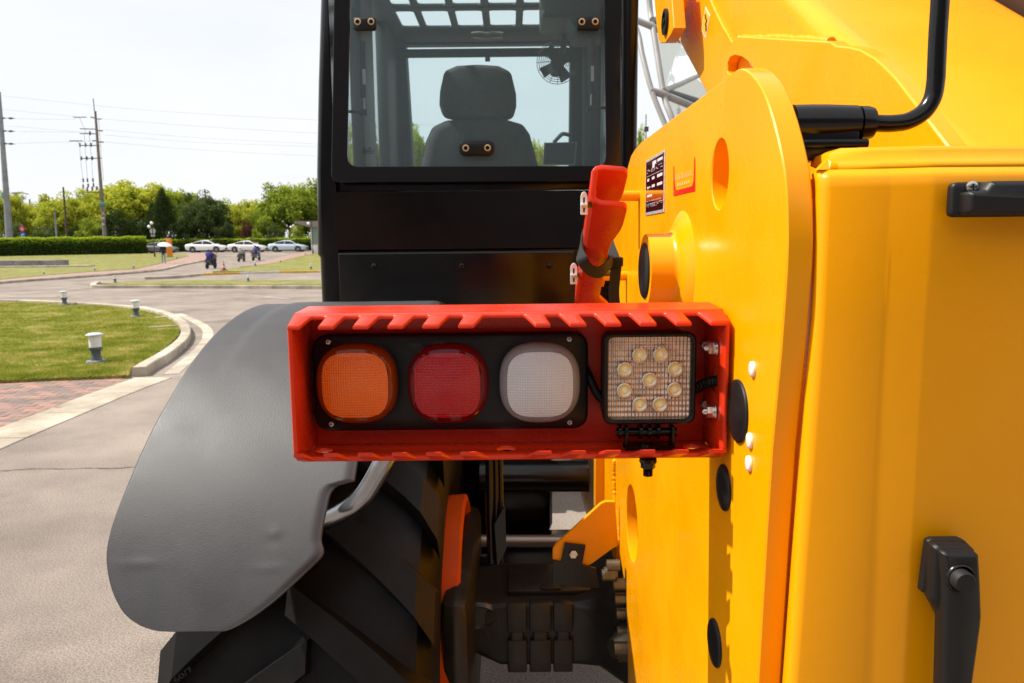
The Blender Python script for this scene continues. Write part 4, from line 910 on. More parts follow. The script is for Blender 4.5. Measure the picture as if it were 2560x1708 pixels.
for X, y0, y1, n_ in ((XLi-.012, 2.7, yfw, 'side_window'), (XRi+.012, 2.7, yfw, 'side_window')):
    m = MB(); m.add([(X, y0, 1.6), (X, y1, 1.6), (X, y1, 2.66), (X, y0, 2.66)], [(0, 1, 2, 3)]); m.build(n_, GLASS2, cab, flat=True)
m = MB(); m.add([(FL-.02, yfw+.02, 1.6), (FR+.02, yfw+.02, 1.6), (FR+.02, yfw+.02, ztop+.01), (FL-.02, yfw+.02, ztop+.01)], [(0, 1, 2, 3)]); m.build('windscreen', GLASS2, cab, flat=True)
# gas struts at both sides of the window
for px, v0, v1, sgn in ((907, 105, 245, 1), (1478, 98, 236, -1)):
    m = MB(); m.mi = 0; m.tube([PY(px, v0, yc+.14), PY(px+1, v1, yc+.14)], .0095, 14); m.mi = 1; m.tube([PY(px+1, v1, yc+.14), PY(px+1+sgn*1, v1+34, yc+.14)], .0045, 10)
    m.mi = 0; q = PY(px+2*sgn, v1+36, yc+.14); m.lathe([(.011, q.x-.012), (.011, q.x+.012)], (0, q.y, q.z), 'X', 14); m.tube([q, q+Vector((-.05*sgn, 0, .003))], .005, 10)
    m.build('gas_strut', [CABI, STEEL], cab)
    m = MB(); q = PY(px+3, (v0+v1)/2+17, yc+.129); m.box(q, (.010, .002, .048)); m.build('strut_label', WHITE, cab)
# seat
def cushion(c, w_, h_, d, pts, name):
    """pillow from a front outline (x, z) with rounded depth"""
    rs = []
    cxm = sum(p[0] for p in pts)/len(pts); czm = sum(p[1] for p in pts)/len(pts)
    for dy, k in ((-1, .78), (-.92, .9), (-.7, .97), (-.3, 1), (.3, 1), (.7, .97), (.92, .9), (1, .78)):
        rs.append([Vector((cxm+(p[0]-cxm)*k, c+dy*d/2, czm+(p[1]-czm)*(k*.5+.5 if k < 1 else 1))) for p in pts])
    return MB().rings(rs).build(name, FABR, seat, ang=70)
seat = empty('seat', (0, 0, 0)); setpar(seat, cab)
seat_root = cab
ysb = 2.95
s3 = lambda L_, y: [(PY(780+a*.349, b*.349, y).x, PY(780+a*.349, b*.349, y).z) for a, b in L_]
head = rpoly(s3([(915, 760), (920, 660), (950, 520), (1040, 483), (1190, 474), (1340, 483), (1425, 525), (1462, 680), (1464, 760), (1440, 850), (1350, 862), (1190, 866), (1030, 862), (940, 840)], ysb), .03, 4)
backr = rpoly(s3([(690, 1700), (760, 1250), (815, 1010), (860, 910), (960, 862), (1190, 852), (1400, 858), (1510, 890), (1560, 960), (1625, 1200), (1690, 1700)], ysb), .04, 4)
bpy.data.objects.remove(seat)
def cushion2(y, d, pts, name):
    rs = []; cxm = sum(p[0] for p in pts)/len(pts); czm = sum(p[1] for p in pts)/len(pts)
    for dy, k in ((-1, .80), (-.9, .91), (-.65, .975), (-.3, 1), (.3, 1), (.65, .975), (.9, .91), (1, .80)):
        rs.append([Vector((cxm+(p[0]-cxm)*k, y+dy*d/2, czm+(p[1]-czm)*k)) for p in pts])
    return MB().rings(rs).build(name, FABR, cab, ang=75)
cushion2(ysb, .11, head, 'headrest'); cushion2(ysb+.03, .14, backr, 'seat_back')
m = MB(); m.box((.02, 3.2, 1.72), (.46, .5, .14), ch=.04); m.build('seat_cushion', FABR, cab)
m = MB(); a, b = PY(1164, 303, ysb-.055), PY(1158, 350, ysb-.075); m.tube([a, b], .0016, 6); a, b = PY(1174, 303, ysb-.055), PY(1168, 350, ysb-.075); m.tube([a, b], .0016, 6); m.build('seat_seam', BLKM, cab)
# fan
yfn = 3.05; fc = PY(1394, 157, yfn); fr_ = 50*yfn/FPX; m = MB()
for i in range(9): k = fr_*(.25+.75*i/8); m.tube([(fc.x+k*math.cos(a/24*math.tau), yfn-.02*math.sqrt(max(0, 1-(k/fr_)**2)), fc.z+k*math.sin(a/24*math.tau)) for a in range(25)], .0013, 5, caps=False)
for i in range(16): a = i/16*math.tau; m.tube([(fc.x+.25*fr_*math.cos(a), yfn-.02, fc.z+.25*fr_*math.sin(a)), (fc.x+.75*fr_*math.cos(a), yfn-.013, fc.z+.75*fr_*math.sin(a)), (fc.x+fr_*math.cos(a), yfn, fc.z+fr_*math.sin(a))], .0013, 5)
m.lathe([(fr_*.28, yfn-.022), (fr_*.28, yfn-.024), (.002, yfn-.026)], (fc.x, 0, fc.z), 'Y', 20); m.build('fan_cage', CABI, cab)
m = MB()
for i in range(4):
    a = i/4*math.tau+.55; e = Vector((math.cos(a), 0, math.sin(a))); t = Vector((-math.sin(a), 0, math.cos(a))); o = fc+Vector((0, .012, 0))
    p = [o+e*fr_*.2-t*fr_*.18, o+e*fr_*.85-t*fr_*.30+Vector((0, .012, 0)), o+e*fr_*.9+t*fr_*.26-Vector((0, .012, 0)), o+e*fr_*.2+t*fr_*.18]
    m.hexa([q for q in p]+[q+Vector((0, .004, 0)) for q in p])
m.lathe([(fr_*.3, yfn-.005), (fr_*.34, yfn+.03), (fr_*.4, yfn+.10), (.01, yfn+.11)], (fc.x, 0, fc.z), 'Y', 18); m.build('fan_blades', CABI, cab)
m = MB(); m.tube([(fc.x, yfn+.09, fc.z), (fc.x+.03, yfn+.12, fc.z+.08), (fc.x+.04, yfn+.12, fc.z+.3)], .012, 10); m.build('fan_stalk', CABI, cab)
# console by the roof, monitor, small lever
a, b = PY(1352, -60, 3.0), PY(1500, 56, 3.0)
m = MB(); m.plate(rpoly([(a.x, b.z), (a.x, a.z), (b.x+.05, a.z), (b.x+.05, b.z-.04), (PY(1440, 60, 3.0).x, b.z-.05), (PY(1420, 56, 3).x, b.z)], .02), (), .25, .01, lambda p, q, c: (p, 3.05+c, q)); m.build('roof_console', CABI, cab)
ym_ = 3.35; p_ = [PY(1361, 357, ym_), PY(1443, 355, ym_), PY(1438, 412, ym_), PY(1357, 412, ym_)]
m = MB(); m.hexa([q for q in p_]+[q+Vector((0, .03, 0)) for q in p_]); m.build('monitor', mat('monitor_shell', (.16, .20, .21), .35), cab)
pi_ = [p_[0].lerp(p_[2], .05), p_[1].lerp(p_[3], .05), p_[2].lerp(p_[0], .05), p_[3].lerp(p_[1], .05)]
m = MB(); m.hexa([q+Vector((0, -.003, 0)) for q in pi_]+[q+Vector((0, .001, 0)) for q in pi_]); m.build('monitor_screen', mat('monitor_screen', (.05, .065, .07), .2), cab)
m = MB(); m.tube(smooth_path([PY(1384, 357, 3.4), PY(1395, 345, 3.4), PY(1408, 335, 3.42), PY(1430, 340, 3.42)], 6), .009, 10); m.build('monitor_arm', CABI, cab)
m = MB()
a = [PY(780+x*.349, y_*.349, 3.6) for x, y_ in ((1140, 240), (1200, 234), (1250, 240), (1300, 234), (1370, 240))]; m.tube(smooth_path(a, 5), .006, 6)
a = [PY(780+x*.349, y_*.349, 3.6) for x, y_ in ((1155, 275), (1250, 284), (1365, 275))]; m.tube(smooth_path(a, 6), .006, 6); m.build('wiper_link', mat('dull_wiper_steel', (.20, .18, .15), .5, metal=.6), cab)
# ================================================================== wheels
WX, WYc, WZc, WR, WW = -.418, 1.95, .665, .665, .25
def wheel_meshes():
    t = MB(); h = WW
    t.lathe([(.315, -.19), (.33, -.225), (.40, -.252), (.50, -.258), (.575, -.246), (.608, -.225), (.618, -.19), (.622, -.1), (.624, 0), (.622, .1), (.618, .19), (.608, .225), (.575, .246), (.50, .258), (.40, .252), (.33, .225), (.315, .19)], axis='X', n=72, caps=False)
    tm = t.mesh('tyre', 40)
    lug = MB(); n = 9; rs = []
    for i in range(n):                     # from the shoulder (x = -.262) to just past the centre line
        f = i/(n-1); x = -.262+f*.285; th = .60*(f**.82)*.62; hw = (.088-.030*f)*(1.12 if i == 0 else 1)
        ro = .662 - (.045*max(0, (.10-f)/.10)); ri = .600 if f > .1 else .56+.4*f
        if i == 0: ro = .640
        cs = []
        for a, r_ in ((-hw*.66, ri), (-hw*.5, ro), (hw*.5, ro), (hw*.66, ri)):
            ang = th+a/.66
            cs.append(Vector((x, -r_*math.cos(ang), r_*math.sin(ang))))
        rs.append(cs)
    lug.rings(rs)
    lm = lug.mesh('tread_lug', 30)
    rim = MB(); rim.lathe([(.33, -.20), (.345, -.212), (.33, -.218), (.30, -.20), (.285, -.12), (.28, -.03), (.20, -.005), (.12, -.012), (.11, -.05), (.06, -.06), (.002, -.06), (.002, .02), (.11, .02), (.20, .03), (.268, .0), (.272, .12), (.29, .22), (.315, .276), (.335, .290), (.350, .284), (.345, .19)], axis='X', n=64, caps=False)
    return tm, lm, rim.mesh('rim', 35)
TM, LMESH, RIMM = wheel_meshes()
for q in (TM, LMESH): q.materials.append(TYRE)
RIMM.materials.append(ORIM)
LMR = LMESH.copy(); LMR.transform(Matrix.Scale(-1, 4, (1, 0, 0))); LMR.flip_normals()
def wheel(pos, ph0, nl=20):
    t = bpy.data.objects.new('tyre', TM); COL.objects.link(t); t.parent = TH; t.location = Vector(pos)-Vector(TH.location)
    for k in range(nl):
        for s_, me in ((0, LMESH), (1, LMR)):
            o = bpy.data.objects.new('tread_lug', me); COL.objects.link(o); o.parent = t; a = (k+.5*s_)/nl*math.tau+ph0; o.rotation_euler = (-a, 0, 0); bm_ = None
    r_ = bpy.data.objects.new('rim', RIMM); COL.objects.link(r_); r_.parent = TH; r_.location = t.location
    return t
T0 = wheel((WX, WYc, WZc), R(2)); T1 = wheel((WX, 5.3, WZc), .1)
T2 = wheel((1.40, WYc, WZc), .1); T3 = wheel((1.40, 5.3, WZc), .2)
# ================================================================== fender
FRr, FYc, FZc = .88, 1.95, .665
def cyl(px, py, r=FRr):
    d = ray(px, py); oy, oz = -FYc, CH-FZc; a = d.y**2+d.z**2; b = 2*(oy*d.y+oz*d.z); c = oy**2+oz**2-r*r; D = b*b-4*a*c
    t = (-b-math.sqrt(max(0, D)))/(2*a); p = C0+d*t; return p.x, math.degrees(math.atan2(p.z-FZc, FYc-p.y)), D
L_out = [(480, 1581), (425, 1580), (390, 1577), (350, 1563), (313, 1535), (287, 1490), (272, 1438), (268, 1384), (278, 1330), (298, 1270), (325, 1203), (352, 1139), (398, 1046), (468, 926)]
R_out = [(484, 1581), (530, 1581), (573, 1575), (628, 1546), (680, 1508), (725, 1468), (765, 1430), (798, 1398), (807, 1385), (809, 1374), (803, 1350), (806, 1320), (812, 1290), (818, 1262), (823, 1240), (832, 1222), (850, 1208), (872, 1205), (884, 1206), (889, 1180), (897, 1130), (910, 1060)]
sm = lambda L_: [(q.x, q.y) for q in smooth_path([Vector((a, b, 0)) for a, b in L_], 6)]
LL = [cyl(*q) for q in sm(L_out)]; RRr = [cyl(*q) for q in sm(R_out)]
print('fender L', [(round(a, 3), round(b, 1)) for a, b, _ in LL]); print('fender R', [(round(a, 3), round(b, 1)) for a, b, _ in RRr])
def interp(tab, a):
    tab = sorted(tab, key=lambda q: q[1])
    if a <= tab[0][1]: return tab[0][0]
    for (x0, a0, _), (x1, a1, _) in zip(tab, tab[1:]):
        if a <= a1: return x0+(x1-x0)*(a-a0)/max(1e-6, a1-a0)
    return tab[-1][0]
amin = min(LL[0][1], RRr[0][1]); m = MB(); rs = []
angs = [amin+.03]+[amin+(62-amin)*(i/130)**1.15 for i in range(1, 131)]+[62+i*3 for i in range(1, 30)]
NX = 60
DIMP = [(*cyl(688, 1338)[:2], .010, .8, .0014), (*cyl(684, 1350)[:2], .012, .7, -.0012), (*cyl(352, 1410)[:2], .030, .55, .0010), (*cyl(672, 1421)[:2], .028, .55, .0008)]
for a in angs:
    xl = interp(LL, a); xr_ = interp(RRr, a)
    if a > LL[-1][1]: xl = LL[-1][0]+(-.648-LL[-1][0])*min(1, (a-LL[-1][1])/25)
    if a > RRr[-1][1]: xr_ = RRr[-1][0]+(-.185-RRr[-1][0])*min(1, (a-RRr[-1][1])/35)
    ring = []
    for k in range(NX+1):
        t = k/NX; t = t*t*(3-2*t)*.5+t*.5; x = xl+(xr_-xl)*t
        f = min(1, max(0, (a-40)/25)); ss = lambda t_: (lambda q: q*q*(3-2*q))(min(1, max(0, t_)))
        e = x-xl; er = xr_-x
        r_ = FRr-.0035*ss((a-58)/22)*ss((.090-e)/.03)-.005*ss((.018-er)/.018)*ss((a-26)/10)
        for dx_, da_, sx_, sa_, hh_ in DIMP: r_ += hh_*math.exp(-((x-dx_)/sx_)**2-((a-da_)/sa_)**2)
        r_ += .0004*math.sin(x*37+a*.21)*math.sin(a*.33+x*9)
        ring.append(Vector((x, FYc-r_*math.cos(R(a)), FZc+r_*math.sin(R(a)))))
    rs.append(ring)
m.rings(rs, caps=False, cyc=False)
fen = m.build('rear_fender', GREYP, TH, ang=80, fix=False); tag(fen, 'dark grey moulded plastic fender over the tyre')
so = fen.modifiers.new('thickness', 'SOLIDIFY'); so.thickness = .0045; so.offset = 0
for px, py, r_ in ((690, 1336, .010), (356, 1412, .022), (675, 1420, .022)):   # moulding dimples
    x, a, _ = cyl(px, py); 
# stay tube that carries the fender
tp = smooth_path([PY(1060, 960, 1.25), PY(1010, 1062, 1.25), PY(962, 1150, 1.25), PY(930, 1208, 1.26), PY(905, 1243, 1.27), PY(872, 1272, 1.29), PY(825, 1297, 1.33), PY(770, 1316, 1.40)], 8)
MB().tube(tp, .0175, 22).build('fender_stay', CHROME, TH, ang=60)
# ================================================================== axle, steering, underside
ya = 1.93
ax = MB()
zA = lambda v, y=1.80: PY(1300, v, y).z
def axx(px, y=1.80): return PY(px, 1560, y).x
zt_, zb_ = zA(1512), zA(1668)
secs = []
def rsec(x, y0, y1, z0, z1, r): return [Vector((x, a, b)) for a, b in rrect((y0+y1)/2, (z0+z1)/2, y1-y0, z1-z0, r, 4)]
x0_, x1_ = axx(1150), axx(1500)
ax.rings([rsec(axx(1070), 1.82, 2.06, zb_+.03, zt_-.03, .03), rsec(axx(1180), 1.82, 2.06, zb_+.02, zt_-.015, .03), rsec(axx(1250), 1.80, 2.06, zb_, zt_, .02), rsec(axx(1440), 1.80, 2.06, zb_, zt_, .02), rsec(axx(1500), 1.77, 2.09, zb_-.005, zt_+.02, .06), rsec(axx(1560), 1.70, 2.14, zb_-.03, zt_+.075, .10), rsec(axx(1600), 1.68, 2.16, zb_-.04, zt_+.09, .11), rsec(.60, 1.68, 2.16, zb_-.04, zt_+.09, .11)])
axle = ax.build('axle_housing', IRON, TH, ang=40)
for px in (1292, 1350, 1407):            # cast ribs with a waist
    w_ = 27 if px != 1350 else 30; m = MB()
    for v0, v1, k in ((1506, 1575, 1), (1575, 1596, .62), (1596, 1674, 1)):
        xa, xb = axx(px-w_*k*.9), axx(px+w_*k*.9); z1_, z0_ = zA(v0), zA(v1)
        m.box(((xa+xb)/2, 1.797, (z0_+z1_)/2), (xb-xa, .022, z1_-z0_+.002), ch=.004)
    m.build('cast_rib', IRON, axle)
m = MB(); m.box(((axx(1270)+axx(1500))/2, 1.93, zt_+.006), (axx(1500)-axx(1270), .16, .016), ch=.004); m.build('cast_top_pad', IRON, axle)
m = MB(); m.box((axx(1380), 1.86, zt_+.016), (.05, .02, .008), ch=.002); m.build('cast_lug', IRON, axle)
m = MB(); m.rings([[Vector((axx(1195)+.045*math.cos(a)*k, 1.815-d, zA(1545)+.03*math.sin(a)*k)) for a in [i/16*math.tau for i in range(16)]] for k, d in ((1.2, 0), (1, .012), (.8, .004))]); m.build('cast_boss', IRON, axle)
m = MB(); m.lathe([(.10, axx(1060)), (.13, axx(1090)), (.11, axx(1140)), (.085, axx(1170))], (0, 1.94, zA(1590)), 'X', 30); m.build('hub_carrier', IRON, axle)
for px, py in ((1536, 1414), (1530, 1432), (1524, 1438), (1552, 1461), (1556, 1497), (1560, 1535), (1562, 1580), (1565, 1640)):
    q = PY(px, py, 1.69); m = MB(); m.lathe([(.0135, q.x-.018), (.0135, q.x+.012), (.009, q.x+.012)], (0, q.y, q.z), 'X', 16); m.lathe([(.007, q.x-.0185), (.007, q.x-.010)], (0, q.y, q.z), 'X', 6)
    m.build('flange_bolt', OLIVE, axle)
m = MB(); m.tube([PY(1532, 1622, 1.67), PY(1580, 1605, 1.70)], [.022, .05], 16); m.build('drain_spigot', OLIVE, axle)
q = PY(1535, 1622, 1.655); m = MB(); m.tube([q, q+Vector((.06, .0, 0))], .016, 16); m.build('drain_plug', OLIVE, axle)
m = MB(); m.box(PY(1108, 1490, 1.80), (.11, .12, .17), ch=.02); m.tube([PY(1110, 1400, 1.80), PY(1112, 1640, 1.80)], .04, 18); m.build('steering_knuckle', IRON, TH)
MB().box((-.135, 1.93, .675), (.07, .66, .45), ch=.03).build('hub_housing', IRON, TH)
# cross tube and tie rod
yr_ = 2.25
m = MB(); m.tube([PY(1150, 1352, yr_), PY(1480, 1353, yr_)], .019, 18); m.build('tie_rod', mat('grey_rod', (.32, .32, .32), .4, metal=.7), TH)
m = MB(); q = PY(1131, 1343, 2.1); m.lathe([(.035, -.02), (.04, 0), (.035, .022), (.02, .026)], q, 'Z', 20); m.tube([q, PY(1190, 1348, 2.15)], .018, 12); m.box(PY(1100, 1380, 2.1), (.12, .08, .05), ch=.01); m.build('ball_joint', IRON, TH)
m = MB(); m.box(((axx(1070, 2.1)+axx(1245, 2.1))/2, 2.1, PY(1150, 1420, 2.1).z), (axx(1245, 2.1)-axx(1070, 2.1), .1, .045), ch=.008); m.build('steering_arm', BLKG, TH)
m = MB(); m.box(((axx(1190, 2.3)+axx(1500, 2.3))/2, 2.38, PY(1300, 1410, 2.3).z), (.42, .1, .13), ch=.01); m.build('cross_member', BLKG, TH)
m = MB()
for px, w_ in ((1226, .011), (1241, .008), (1253, .006)): m.tube([PY(px-2, 1100, 1.75), PY(px, 1300, 1.76), PY(px+3, 1405, 1.77)], w_, 12)
m.build('steering_hose', BLKG, TH)
m = MB(); p_ = [PY(a, b, 1.74) for a, b in ((1236, 1312), (1262, 1264), (1266, 1372), (1244, 1418))]; m.hexa([q for q in p_]+[q+Vector((.0, .012, 0)) for q in p_]); m.build('stay_plate', BLKG, TH)
# hydraulic tank and dark bulk between the frames
m = MB(); m.box((-.035, 2.62, .98), (.33, .36, .52), ch=.03); m.build('hydraulic_tank', BLKG, TH)
m = MB(); m.box((-.45, 3.36, .92), (.42, 1.44, .98), ch=.03); m.build('battery_box', BLKG, TH)
m = MB(); m.box((.06, 2.52, 1.36), (.56, .14, .22), ch=.02); m.tube([PY(1200, 1190, 2.3), PY(1470, 1190, 2.3)], .05, 18); m.build('cross_tube', BLKG, TH)
m = MB(); m.box((.35, 5.3, .68), (1.3, .2, .2), ch=.03); m.build('front_axle', IRON, TH)
# raised size marking on the tyre lug
def text_mesh(body, size, depth, name):
    c = bpy.data.curves.new(name, 'FONT'); c.body = body; c.size = size; c.extrude = depth; o = bpy.data.objects.new(name, c); COL.objects.link(o)
    bpy.context.view_layer.update(); me = bpy.data.meshes.new_from_object(o.evaluated_get(bpy.context.evaluated_depsgraph_get())); bpy.data.objects.remove(o); return me

me = text_mesh('60/7', .030, .0012, 'size_marking'); A0, A1, B1 = cyl(440, 1708, .6635), cyl(528, 1642, .6635), cyl(415, 1689, .6635)
for v in me.vertices:
    u, w_ = v.co.x/.105, v.co.y/.05; x = A0[0]+(A1[0]-A0[0])*u+(B1[0]-A0[0])*w_; an_ = A0[1]+(A1[1]-A0[1])*u+(B1[1]-A0[1])*w_; r_ = .6628+v.co.z
    v.co = Vector((x-WX, -r_*math.cos(R(an_)), r_*math.sin(R(an_))))
me.materials.append(TYRE); o = bpy.data.objects.new('size_marking', me); COL.objects.link(o); o.parent = T0
# ================================================================== STREET FURNITURE
BPOST = mat('bollard_grey_blue', (.075, .095, .115), .5, var=.15, vscale=30); BLENS = mat('bollard_white_diffuser', (.74, .72, .68), .45, spec=.5); BCAP = mat('bollard_pale_cap', (.42, .46, .48), .45)
def bollard_proto():
    r = empty('bollard_lamp', (0, 0, 0), local=True)
    MB().lathe([(.125, -.05), (.125, .035), (.115, .048), (.05, .05)], n=28).build('base', CONC, r)
    MB().lathe([(.068, .045), (.064, .07), (.056, .10), (.055, .15), (.060, .17), (.074, .18), (.076, .195), (.05, .2)], n=24).build('post', BPOST, r)
    MB().lathe([(.080, .195), (.082, .205), (.080, .222), (.05, .225)], n=24).build('collar', BPOST, r)
    MB().lathe([(.0735, .222), (.0735, .372), (.06, .376)], n=28).build('diffuser', BLENS, r)
    MB().lathe([(.102, .374), (.106, .378), (.100, .389), (.065, .402), (.02, .408), (.001, .409)], n=28).build('cap', BCAP, r)
    return r
bp0 = bollard_proto(); used = False
BL = [(242, 908, 82, .045, 'bollard lamp on the near lawn beside the end of the curved kerb'), (341, 793, 46, .045, 'bollard lamp at the curved corner of the near lawn'), (162, 763, 38, .045, 'bollard lamp at the far edge of the near lawn'),
      (288, 707, 19, .1, 'bollard lamp at the rounded end of the strip lawn'), (620.5, 704, 17, .1, 'bollard lamp midway along the strip lawn'), (110, 686, 10, .06, 'bollard lamp on the far lawn before the low concrete wall'), (237, 677, 10, .06, 'bollard lamp by the slab beyond the end of the low concrete wall'),
      (334, 671, 11, .06, 'bollard lamp on the far lawn edge before the umbrella walker'), (442, 647, 8, .06, 'bollard lamp by the tip of the far lawn near the orange panel'), (638, 665, 12, .06, 'bollard lamp by the footpath behind the blue jacket rider'), (701.5, 656, 8, .06, 'bollard lamp halfway up the mid lawn slope'), (777.5, 674, 15, .06, 'bollard lamp on the mid lawn next to the cab'), (763, 636, 6, .06, 'bollard lamp at the top of the mid lawn near the gatehouse')]
for px, py, hpx, dz, lab in BL:
    o = bp0 if not used else copy_tree(bp0); used = True; q = G(px, py, dz); o.location = (q.x, q.y, gz(q.y)+dz-.01); s_ = hpx*q.y/FPX/.42; o.scale = (s_,)*3; tag(o, 'grey and white '+lab, 'bollard lamp', 'bollard lamps along the lawns')
print('bollards', [round(o.scale.x, 2) for o in bpy.data.objects if o.name.startswith('bollard_lamp')])
# ---------------------------------------------------------------- leaves
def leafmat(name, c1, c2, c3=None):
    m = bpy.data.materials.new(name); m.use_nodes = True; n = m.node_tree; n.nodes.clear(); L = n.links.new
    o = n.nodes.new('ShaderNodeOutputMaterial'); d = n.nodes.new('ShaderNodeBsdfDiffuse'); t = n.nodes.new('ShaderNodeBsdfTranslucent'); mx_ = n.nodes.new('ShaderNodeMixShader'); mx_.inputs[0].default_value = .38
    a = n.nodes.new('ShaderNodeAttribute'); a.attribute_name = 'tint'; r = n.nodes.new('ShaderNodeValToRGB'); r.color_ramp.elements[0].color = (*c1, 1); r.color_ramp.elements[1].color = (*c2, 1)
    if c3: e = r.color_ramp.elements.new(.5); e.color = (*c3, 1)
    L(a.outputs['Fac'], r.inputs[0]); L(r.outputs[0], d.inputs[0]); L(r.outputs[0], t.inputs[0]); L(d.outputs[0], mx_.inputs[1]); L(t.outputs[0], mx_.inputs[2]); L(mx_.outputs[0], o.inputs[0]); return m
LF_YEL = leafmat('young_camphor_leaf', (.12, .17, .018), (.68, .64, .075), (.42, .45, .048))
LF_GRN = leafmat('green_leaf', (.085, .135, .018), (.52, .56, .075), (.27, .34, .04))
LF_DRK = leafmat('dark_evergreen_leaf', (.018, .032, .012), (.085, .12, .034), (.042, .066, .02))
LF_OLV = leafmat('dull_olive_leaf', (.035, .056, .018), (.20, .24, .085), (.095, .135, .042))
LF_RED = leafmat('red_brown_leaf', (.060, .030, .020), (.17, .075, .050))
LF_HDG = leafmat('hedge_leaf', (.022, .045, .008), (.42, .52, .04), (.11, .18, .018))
BARK = mat('tree_bark', (.085, .062, .045), .95, var=.3, vscale=6, bump=.6, bscale=20, bdist=.02)
def leafcloud(centres, n, size, rg, spread, tint_fn, name):
    """many leaf-sized quads scattered in puffs round the given centres"""
    P = []; T = []
    for c, r, w_ in centres:
        k = int(n*w_); d = rg.normal(size=(k, 3)); d /= np.linalg.norm(d, axis=1)[:, None]; rad = rg.random(k)**.4
        p = c+d*(rad*r)[:, None]*np.array(spread); P.append(p); T.append(np.clip(tint_fn(c, d, rad, rg, k), 0, 1))
    P = np.concatenate(P); T = np.concatenate(T); k = len(P)
    u = rg.normal(size=(k, 3)); u /= np.linalg.norm(u, axis=1)[:, None]; v = np.cross(u, rg.normal(size=(k, 3))); v /= np.linalg.norm(v, axis=1)[:, None]
    s_ = size*rg.uniform(.6, 1.3, k)[:, None]; co = np.stack([P-u*s_, P-v*s_*.55, P+u*s_, P+v*s_*.55], 1).astype(np.float32)
    me = bpy.data.meshes.new(name); me.vertices.add(k*4); me.vertices.foreach_set('co', co.ravel()); me.loops.add(k*4); me.loops.foreach_set('vertex_index', np.arange(k*4, dtype=np.int32)); me.polygons.add(k); me.polygons.foreach_set('loop_start', np.arange(0, k*4, 4, dtype=np.int32)); me.update()
    at = me.attributes.new('tint', 'FLOAT', 'FACE'); at.data.foreach_set('value', T.astype(np.float32)); return me
def crown_mesh(seed, nclump=125, nleaf=130, conif=False):
    rg = np.random.default_rng(seed); cs = []
    for i in range(nclump):
        if conif:
            h = rg.random()**.8; a = rg.uniform(0, math.tau); r = (1-h)**.75*.92*(.35+.65*rg.random()**.5); cs.append((np.array([r*math.cos(a), r*math.sin(a), -1+2*h]), .16+.10*(1-h), .6+.5*(1-h)))
        else:
            d = rg.normal(size=3); d /= np.linalg.norm(d); d[2] = d[2]*.9 if rg.random() < .35 else abs(d[2])*1.05-.42; rr = rg.uniform(.5, .97); c = d*rr; cs.append((c, rg.uniform(.15, .29), rg.uniform(.6, 1.3)))
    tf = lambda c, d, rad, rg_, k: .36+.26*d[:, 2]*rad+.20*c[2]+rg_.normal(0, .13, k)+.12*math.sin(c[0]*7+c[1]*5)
    return leafcloud(cs, nleaf, .042 if not conif else .034, rg, (1, 1, .8 if not conif else 1.4), tf, 'crown')
CR = [crown_mesh(s_) for s_ in (1, 2, 3)]; CRC = crown_mesh(9, 120, 90, True); BUSH = crown_mesh(5, 45, 110)
def trunk_mesh(seed):
    rn = random.Random(seed); m = MB(); m.tube([(0, 0, -.5), (.02, 0, .5), (.0, .03, 1.0), (.03, .0, 1.6)], [.085, .06, .05, .03], 10)
    for i in range(6):
        a = i/6*math.tau+rn.uniform(-.3, .3); z = rn.uniform(.6, 1.1); m.tube([(0, 0, z), (.25*math.cos(a), .25*math.sin(a), z+.25), (.55*math.cos(a), .55*math.sin(a), z+.65)], [.035, .024, .008], 6)
    return m.mesh('trunk')
TRK = [trunk_mesh(i) for i in range(2)]
for q in TRK: q.materials.append(BARK)
def tree(px, vtop, d, wpx, leaf, label, cm=0, base=None, name='broadleaf_tree', group='trees beyond the hedge', squash=1., rz=0.):
    q = PY(px, 600, d); zt_ = PY(px, vtop, d).z; g0 = gz(d) if base is None else base; H = zt_-g0; rx_ = wpx*d/FPX/2
    o = empty(name, (q.x, d, g0), local=True)
    me = cm if isinstance(cm, bpy.types.Mesh) else CR[cm % 3]
    bx = [v.co for v in me.vertices]; zl_, zh_ = min(v.z for v in bx), max(v.z for v in bx); xw = max(v.x for v in bx)-min(v.x for v in bx); zb_ = H*(.10 if name == 'broadleaf_tree' else .02)
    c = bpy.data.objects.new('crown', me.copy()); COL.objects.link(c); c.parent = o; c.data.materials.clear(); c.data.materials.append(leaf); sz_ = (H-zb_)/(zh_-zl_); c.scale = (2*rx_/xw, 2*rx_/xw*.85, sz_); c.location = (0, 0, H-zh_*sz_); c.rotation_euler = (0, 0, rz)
    t = bpy.data.objects.new('trunk', TRK[int(px) % 2]); COL.objects.link(t); t.parent = o; t.scale = (rx_*.9, rx_*.9, (H*.62)/1.6); t.location = (0, 0, 0)
    return tag(o, label, 'tree', group)
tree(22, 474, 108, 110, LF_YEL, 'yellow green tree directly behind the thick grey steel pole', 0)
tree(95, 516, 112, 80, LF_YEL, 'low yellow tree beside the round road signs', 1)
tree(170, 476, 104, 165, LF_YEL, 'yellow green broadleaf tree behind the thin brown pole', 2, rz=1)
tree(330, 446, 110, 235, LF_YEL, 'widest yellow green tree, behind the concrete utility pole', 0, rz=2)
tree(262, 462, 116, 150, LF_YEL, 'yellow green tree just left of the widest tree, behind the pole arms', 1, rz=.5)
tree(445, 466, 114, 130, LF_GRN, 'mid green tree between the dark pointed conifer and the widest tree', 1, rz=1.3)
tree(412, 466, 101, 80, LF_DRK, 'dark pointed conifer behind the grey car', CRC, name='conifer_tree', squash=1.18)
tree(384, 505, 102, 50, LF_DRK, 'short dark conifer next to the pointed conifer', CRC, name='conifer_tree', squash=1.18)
tree(516, 472, 101, 145, LF_OLV, 'dull olive round tree behind the first white car', 2, rz=.7)
